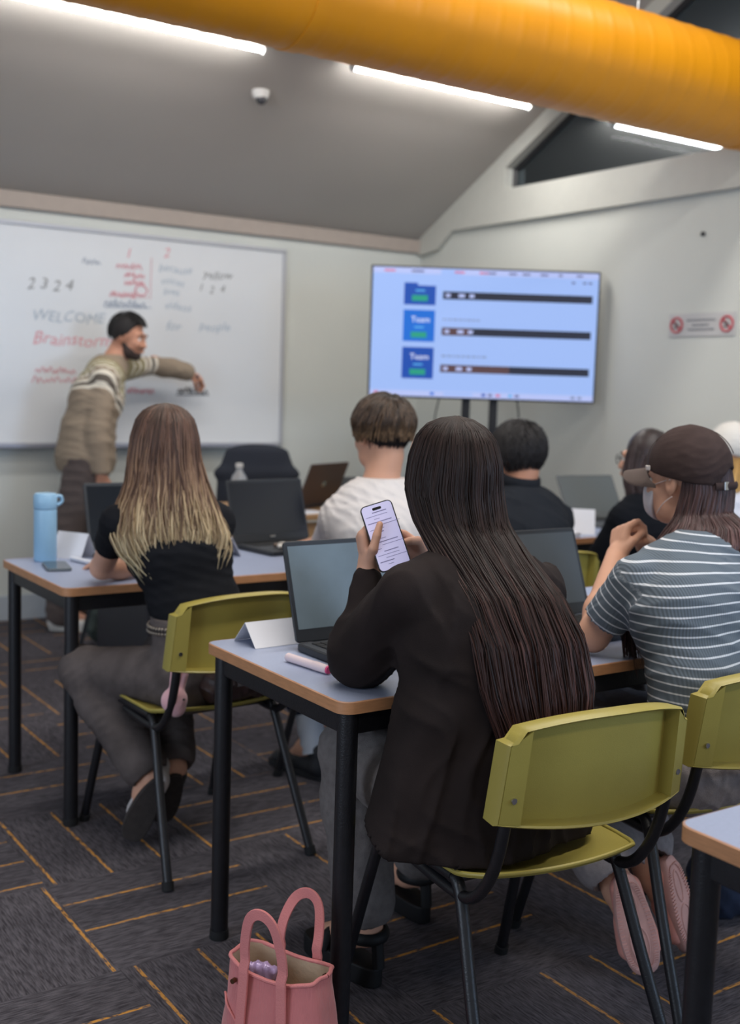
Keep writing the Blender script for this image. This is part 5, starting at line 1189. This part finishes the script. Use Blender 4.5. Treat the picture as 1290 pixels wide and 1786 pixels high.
# ---- 6. woman in brown cap and striped tee
def person_cap():
    root = thing('person', 'woman in a dark brown baseball cap and blue-grey striped tee with clasped hands', 'person', (2.05, 1.65, 0))
    J = mkJ(pelvis=(2.05, 1.62, .55), waist=(2.045, 1.64, .70), chest=(2.06, 1.70, .85), upper=(2.10, 1.745, .935), neck=(2.165, 1.79, 1.0),
            sL=(1.950, 1.775, .91), sR=(2.25, 1.71, .915), eL=(1.925, 1.875, .765), eR=(2.30, 1.90, .77), wL=(2.105, 1.985, .93), wR=(2.225, 2.0, .945),
            hL=(1.965, 1.62, .52), hR=(2.14, 1.62, .52), kL=(1.90, 2.03, .50), kR=(2.16, 2.04, .50), aL=(1.905, 1.775, .27), aR=(2.03, 1.80, .27), tL=(1.948, 1.698, .06), tR=(2.10, 1.718, .06), g=1.0)
    H = dict(c=(2.205, 1.865, 1.128), yaw=R(13), pitch=R(-4))
    hands = [(((2.105, 1.985, .925), (.42, .25, .86), (.75, -.2, -.3), -1), dict(curl=(1.0, 1.05, 1.1, 1.1), thumb=(.2, .7), s=.92)),
             (((2.235, 2.0, .945), (-.75, .1, .55), (-.5, -.1, -.8), 1), dict(curl=(.9, .95, 1.0, 1.0), thumb=(.2, .7), s=.92))]
    P, Rm = body(root, J, H, M_skin, .0038, hands, .97)
    mt = stripe_mat('striped_tee', rgb(98, 108, 118), rgb(204, 208, 214), .0195, .18)
    S, E_ = J['sL'], J['eL']; S2, E2 = J['sR'], J['eR']
    def uf(V):
        back = V[:, 2]-.10*np.abs(V[:, 0]-2.07)*(V[:, 2]-.6)+.01*np.sin(V[:, 0]*14+V[:, 2]*8)+1
        u = back
        for s_, e_ in ((S, E_), (S2, E2)):
            d = nrm(e_-s_); t = (V-s_) @ d; q = V-s_-np.outer(t, d); rr = np.linalg.norm(q, axis=1); side = -1 if s_ is S else 1
            inarm = (rr < .085) & (t > -.01) & ((V[:, 0]-(s_[0]-side*.035))*side > -.25*np.maximum(t, 0)) ; u = np.where(inarm, 3+t*1.0, u)
        return u
    def b(F):
        torso(F, J, .008)
        for q in 'LR': arm(F, J, q, .013, .80, flare=.003)
    def post(F):
        for q in 'LR':
            p = J['s'+q]+(J['e'+q]-J['s'+q])*.70; d = nrm(J['e'+q]-J['s'+q])
            F.cone(p+d*.06, p+d*.16, .075, .075, sub=True)
    garment(root, 't_shirt', J, mt, b, .0050, .0022, 34, (.2, .2, 1), 7, cuts=[(V3(0, 0, .60), (-.1, 0, -1)), (V3(0, 0, 1.02), (0, 0, 1))], ufun=uf, post=post)
    mj = mat('pale_taupe_trousers', rgb(150, 142, 142), .9, var=.1, vscale=80, bump=.3, bscale=400, spec=.1)
    def b(F):
        F.cone(J['pelvis']+V3(0, 0, -.02), J['waist']+V3(0, 0, -.07), .122, .100, .03, (1, 0, 0), 1.45, 1.4)
        for q in 'LR': leg(F, J, q, .020, upto=1.0, flare=.030)
    garment(root, 'trousers', J, mj, b, .006, .0025, 40, (1, 0, .2), 3, post=hems(J, 1.0, .07))
    # pink clogs, toes on the floor and soles towards the viewer
    mp = mat('pink_clog_foam', rgb(214, 148, 136), .55, var=.04); ms = mat('pink_clog_tread', rgb(206, 160, 152), .7, var=.06, vscale=40)
    for heel, toe, up in (((1.872, 1.690, .262), (1.93, 1.655, .03), (.50, .85, .20)), ((2.045, 1.71, .262), (2.115, 1.675, .03), (-.30, 1, .22))):
        heel, toe, up = V3(*heel), V3(*toe), nrm(up); f = nrm(toe-heel); up = nrm(up-f*f.dot(up)); x = np.cross(f, up); L = np.linalg.norm(toe-heel)
        F = Field(np.minimum(heel, toe)-.13, np.maximum(heel, toe)+.13, .004)
        F.cone(heel+f*.04+up*.026, toe-f*.055+up*.022, .030, .030, .02, x, 1.2, 1.55); F.cone(heel+f*.13+up*.045, toe-f*.06+up*.03, .036, .026, .02, x, 1.1, 1.5)
        F.cone(heel+f*.012+up*.045, heel+f*.05+up*.075, .012, .010, .015); F.cut(heel+up*.006, -up); F.cone(heel+f*.05+up*.07, heel+f*.09+up*.10, .030, .036, sub=True)
        o = F.mesh('clog', mp, root)
        pts = []; n = 36
        for k in range(n):
            a = 2*PI*k/n; t = .5-.5*math.cos(a); pts.append((t, math.copysign(abs(math.sin(a))**.62*(.035+.013*t), math.sin(a))))
        b = MB(); V = []
        for sc_, dz in ((.94, -.001), (1, .004), (1, .020), (.97, .024)):
            V += [heel+f*((.5+(t-.5)*sc_)*L)+x*w_*sc_+up*dz for t, w_ in pts]
        b.add(V, [tuple(range(n))[::-1], tuple(range(3*n, 4*n))]+[(r*n+i, r*n+(i+1) % n, (r+1)*n+(i+1) % n, (r+1)*n+i) for r in range(3) for i in range(n)])
        for k in range(n*2):             # tread ribs along the rim
            a = 2*PI*k/(2*n); t = .5-.5*math.cos(a); w_ = math.copysign(abs(math.sin(a))**.62*(.035+.013*t), math.sin(a))
            p = heel+f*((.5+(t-.5)*.86)*L)+x*w_*.82-up*.002; Mx = Matrix((Vector(x), Vector(f), Vector(up))).transposed()
            b.box(p, (.010, .0028, .005), Mx)
        for cc, rw, rl in ((.30, .010, .040), (.68, .017, .045)):
            ring = [heel+f*(cc*L+math.sin(a)*rl)+x*math.cos(a)*rw*1.2-up*.0015 for a in np.linspace(0, 2*PI, 22)]; b.tube(ring, .0022, 6, cap=False)
        sb = b.build('sole', ms, None, True); rel(sb, root); sb.parent = o
    mc = mat('dark_brown_cap', rgb(66, 54, 52), .9, var=.12, vscale=30, bump=.15, bscale=500, spec=.1); mbr = mat('brown_cap_brim', rgb(82, 69, 64), .9, var=.08)
    ball_cap(root, P, Rm, mc, True, mbr, mat('silver_badge', rgb(200, 190, 184), .4, .3))
    hm = hair_mat('auburn_hair', [(0, rgb(64, 46, 46)), (.6, rgb(84, 60, 58)), (1, rgb(110, 84, 80))], .42, .45, .35)
    c = H['c']; X = Rm[:, 0]; B = -Rm[:, 1]
    # hair hangs behind the ear, then forward over the left shoulder
    keys = [(c[0]+B[0]*.035, c[1]+B[1]*.035, c[2]+.03, .074, .066, .72), (c[0]+B[0]*.035, c[1]+B[1]*.035, c[2]-.03, .080, .076, .72), (c[0]+B[0]*.038-.010, c[1]+B[1]*.038, c[2]-.08, .084, .076, .74),
            (c[0]-.010, c[1]-.060, c[2]-.11, .096, .104, .85), (c[0]-.020, c[1]-.068, c[2]-.15, .108, .116, .95), (c[0]-.034, c[1]-.062, c[2]-.185, .108, .112, 1), (c[0]-.05, c[1]-.05, c[2]-.215, .100, .100, 1), (c[0]-.075, c[1]-.04, c[2]-.25, .070, .080, 1)]
    long_hair(root, hm, keys, X, B, 2400, 8, .0029, .0025, (-38, 218), .72, hm, .86, None, massn=2)
    def ex(F): pass
    # lower length of hair seen under the arm
    b2 = []
    rg = np.random.default_rng(3); K = 14; S_ = 90; t = np.linspace(0, 1, K)[None, :]
    p0 = V3(2.01, 1.86, .88)+rg.normal(size=(S_, 3))*.010; p1 = V3(1.985, 1.80, .70)+rg.normal(size=(S_, 3))*.014
    Pt = p0[:, None]*(1-t[..., None])+p1[:, None]*t[..., None]; V, Q = strands(Pt, np.full((S_, K), .0035)*(1.1-t)); o = link_mesh('hair_length', V, Q, hm, None, True, {'rnd': np.repeat(rg.uniform(0, 1, S_), K*5), 't': np.tile(np.repeat(np.linspace(.2, .7, K), 5), S_)}); rel(o, root)
    # face mask with loops
    F = Field(V3(*c)-.16, V3(*c)+.16, .0035); F.ell(P(0, .052, -.045), (.058, .058, .066), Rm.T, 0); F.cone(P(0, .098, -.030), P(0, .090, -.07), .016, .02, .02)
    F.cut(P(0, .052, 0), Rm @ V3(0, -1, -.25)); F.cut(P(0, .09, -.004), Rm @ V3(0, .15, 1))
    V, Q = F.nets(); mk = link_mesh('face_mask', V, Q, mat('white_mask', rgb(205, 200, 204), .8), None, True); rel(mk, root)
    for q in (-1, 1):
        b = MB(); b.tube(smooth_path([P(q*.055, .058, -.012), P(q*.074, .02, -.002), P(q*.088, -.014, .004)]), .0014, 6)
        b.tube(smooth_path([P(q*.052, .055, -.085), P(q*.074, .025, -.058), P(q*.087, -.006, -.040)]), .0014, 6)
        o = b.build('mask_loop', mat('mask_elastic', rgb(226, 206, 198), .7), None, True); rel(o, root); o.parent = mk
    eyes(root, P, Rm, brow=mat('dark_brow', rgb(50, 38, 34), .8))

# ---- 7. person in the white cap at the right edge
def person_white():
    root = thing('person', 'person with blonde hair, white cap and pale shirt behind the brown cap', 'person', (4.0, 3.0, 0))
    o = V3(.58, .03, 0)
    J = mkJ(pelvis=(3.99, 3.0, .53), waist=(3.99, 3.02, .67), chest=(3.98, 3.05, .80), upper=(3.97, 3.06, .88), neck=(3.965, 3.08, .945),
            sL=(3.82, 3.09, .865), sR=(4.12, 3.04, .865), eL=(3.78, 3.3, .76), eR=(4.18, 3.25, .76), wL=(3.9, 3.48, .755), wR=(4.1, 3.48, .755),
            hL=(3.9, 3.0, .50), hR=(4.08, 3.0, .50), kL=(3.88, 3.4, .5), kR=(4.08, 3.4, .5), aL=(3.88, 3.36, .12), aR=(4.08, 3.36, .12), tL=(3.88, 3.5, .045), tR=(4.08, 3.5, .045), g=.98)
    H = dict(c=(3.925, 3.11, 1.10), yaw=R(34), pitch=R(4))
    P, Rm = body(root, J, H, M_skin, .007, [(((3.9, 3.48, .755), (.3, .95, 0), (0, 0, -1), -1), {}), (((4.1, 3.48, .755), (-.3, .95, 0), (0, 0, -1), 1), {})])
    def b(F):
        torso(F, J, .02)
        for q in 'LR': arm(F, J, q, .02, 1.0, flare=.01)
    garment(root, 't_shirt', J, mat('pale_cotton', rgb(206, 208, 220), .9), b, .007, .003, 30, (.3, 0, 1), 2, cuts=[(V3(0, 0, .49), (0, 0, -1)), (V3(0, 0, .96), (0, 0, 1))])
    def b(F):
        F.cone(J['pelvis'], J['waist']+V3(0, 0, -.1), .12, .10, .03, (1, 0, 0), 1.4)
        for q in 'LR': leg(F, J, q, .015, upto=.97)
    garment(root, 'trousers', J, MATS['charcoal_trousers'], b, .008, .002)
    for q in 'LR':
        A = J['a'+q]; shoe(root, 'shoe', A*V3(1, 1, 0)+V3(0, -.06, .004), A*V3(1, 1, 0)+V3(0, .18, .004), (0, 0, 1), MATS['black_shoe'], MATS['black_shoe_sole'])
    ball_cap(root, P, Rm, mat('white_cap', rgb(214, 210, 204), .9, bump=.1), False)
    c = H['c']; X = Rm[:, 0]; B = -Rm[:, 1]; keys = []
    for dz, hw, hd in ((.03, .078, .08), (-.05, .086, .084), (-.12, .09, .07), (-.2, .10, .05), (-.3, .08, .03)): keys.append((c[0]+B[0]*.02, c[1]+B[1]*.02, c[2]+dz, hw, hd, .85))
    long_hair(root, hair_mat('blonde_hair', [(0, rgb(196, 150, 84)), (1, rgb(214, 180, 120))], .5, .3), keys, X, B, 320, 8, .0042, .003, (-38, 218), .7, None, .82, None)
    eyes(root, P, Rm)

# ---- 8. the teacher
def person_teacher():
    root = thing('person', 'standing man in a fair-isle jumper writing on the whiteboard', 'person', (2.15, 5.80, 0))
    J = mkJ(pelvis=(2.14, 5.76, .93), waist=(2.15, 5.76, 1.06), chest=(2.20, 5.77, 1.22), upper=(2.25, 5.78, 1.345), neck=(2.30, 5.79, 1.42),
            sL=(2.33, 5.90, 1.365), sR=(2.19, 5.63, 1.33), eL=(2.60, 5.955, 1.42), eR=(2.135, 5.585, 1.06), wL=(2.825, 5.99, 1.375), wR=(2.15, 5.565, .84),
            hL=(2.17, 5.84, .90), hR=(2.11, 5.67, .90), kL=(2.17, 5.86, .49), kR=(2.03, 5.72, .48), aL=(2.19, 5.88, .10), aR=(2.03, 5.80, .10), tL=(2.33, 5.84, .045), tR=(2.16, 5.72, .045), g=1.05)
    H = dict(c=(2.375, 5.775, 1.555), yaw=R(-136), pitch=R(-14))
    hands = [(((2.825, 5.99, 1.375), (.85, .12, -.35), (-.1, .45, -.85), -1), dict(curl=(.75, .95, 1.1, 1.15), thumb=(.2, .8))),
             (((2.15, 5.565, .84), (.06, .0, -1), (.3, 1, 0), 1), dict(curl=(.5, .55, .6, .6), thumb=(.3, .4)))]
    P, Rm = body(root, J, H, M_skin2, .0058, hands)
    sw = rgb(150, 134, 116); cr_ = rgb(222, 214, 198); gn = rgb(150, 140, 108); dk = rgb(104, 96, 88)
    mt = ramp_attr_mat('fair_isle_knit', [(0, sw), (.375, cr_), (.405, dk), (.445, cr_), (.475, sw), (.515, cr_), (.54, gn), (.59, cr_), (.61, gn), (.66, cr_), (.675, gn), (.74, sw)])
    nk = J['neck']; ax = nrm(J['upper']-J['chest'])
    def uf(V):
        d = V-nk; t = d @ ax; r = np.linalg.norm(d-np.outer(t, ax), axis=1); u = 1-(np.sqrt((t*1.05)**2+r*r))/.50
        u = u+.008*np.sign(np.sin(np.arctan2(d[:, 1], d[:, 0])*36))*(u > .5); return np.clip(u, 0, 1)
    def b(F):
        torso(F, J, .026)
        for q in 'LR': arm(F, J, q, .022, 1.93)
        F.cone(J['pelvis']+V3(-.005, 0, -.02), J['waist'], .150, .130, .04, (0, 1, 0), 1.22, 1.25)
    def post(F): F.cone(nk+V3(.02, 0, .02), nk+V3(.04, 0, .10), .05, .065, sub=True)
    garment(root, 'jumper', J, mt, b, .006, .0024, 24, (.2, .2, 1), 12, cuts=[(V3(0, 0, .845), (0, 0, -1)), (V3(2.3, 5.79, 1.452), (0, 0, 1))], ufun=uf, post=post)
    def b(F):
        F.cone(J['pelvis']+V3(0, 0, -.06), J['waist']+V3(0, 0, -.1), .120, .11, .03, (0, 1, 0), 1.35)
        for q in 'LR': leg(F, J, q, .022, upto=.98, flare=.025, r=(.085, .062, .055, .040))
    garment(root, 'trousers', J, mat('brown_trousers', rgb(92, 80, 76), .9, var=.08), b, .008, .004, 26, (.2, .2, 1), 3)
    for q in 'LR':
        A = J['a'+q]; f = nrm((J['t'+q]-A)*V3(1, 1, 0)); g0 = A*V3(1, 1, 0)-f*.07+V3(0, 0, .005)
        shoe(root, 'shoe', g0, g0+f*.29, (0, 0, 1), mat('white_trainer', rgb(214, 208, 200), .6), mat('white_trainer_sole', rgb(200, 196, 188), .7), high=.01)
    hair_cap(root, mat('teacher_hair_base', rgb(30, 26, 26), .8), P, Rm, (.0795, .1005, .094), face=(0, .050, .062), fn=(0, 1, -.45), nape=-.050, ears=False)
    scalp_strands(root, hair_mat('black_crop_hair', [(0, rgb(26, 24, 24)), (1, rgb(36, 33, 33))], .5, .3), P, Rm, 900, .035, .0028, .006, R_=(.080, .101, .098), low=-.045, seed=3, K=6, front=.03, fringe=.06)
    F = Field(V3(*H['c'])-.16, V3(*H['c'])+.16, .004)          # short beard over jaw and lip
    F.cone(P(-.034, .036, -.082), P(.034, .036, -.082), .0345, .0345, .02); F.cone(P(0, .066, -.090), P(0, .062, -.082), .0265, .0265, .02)
    for q in (-1, 1): F.cone(P(q*.040, .036, -.074), P(q*.060, .012, -.045), .021, .014, .015)
    F.cone(P(-.020, .0885, -.049), P(.020, .0885, -.049), .0058, .0058, .006)
    F.ell(P(0, .10, -.0625), (.022, .02, .010), Rm.T, sub=True)
    V, Q = F.nets(); o = link_mesh('beard', V, Q, mat('short_beard', rgb(58, 46, 42), .9, var=.2, vscale=200), None, True); rel(o, root)
    eyes(root, P, Rm, brow=mat('black_brow', rgb(28, 24, 24), .8))
    b = MB(); w_ = V3(2.905, 5.995, 1.335); b.tube([w_-V3(.045, .04, -.02), w_+V3(.03, .06, -.01)], .009, 10); b.build('marker_body', mat('marker_barrel', rgb(60, 50, 60), .5), None, True)
    mo = D.objects['marker_body']; mo.name = 'whiteboard_marker'; tag(mo, 'dark whiteboard marker in the teacher\'s hand touching the board', 'marker')
for fn in (person_main, person_cap, person_blonde, person_boy, person_black, person_sweater, person_white, person_teacher): fn()
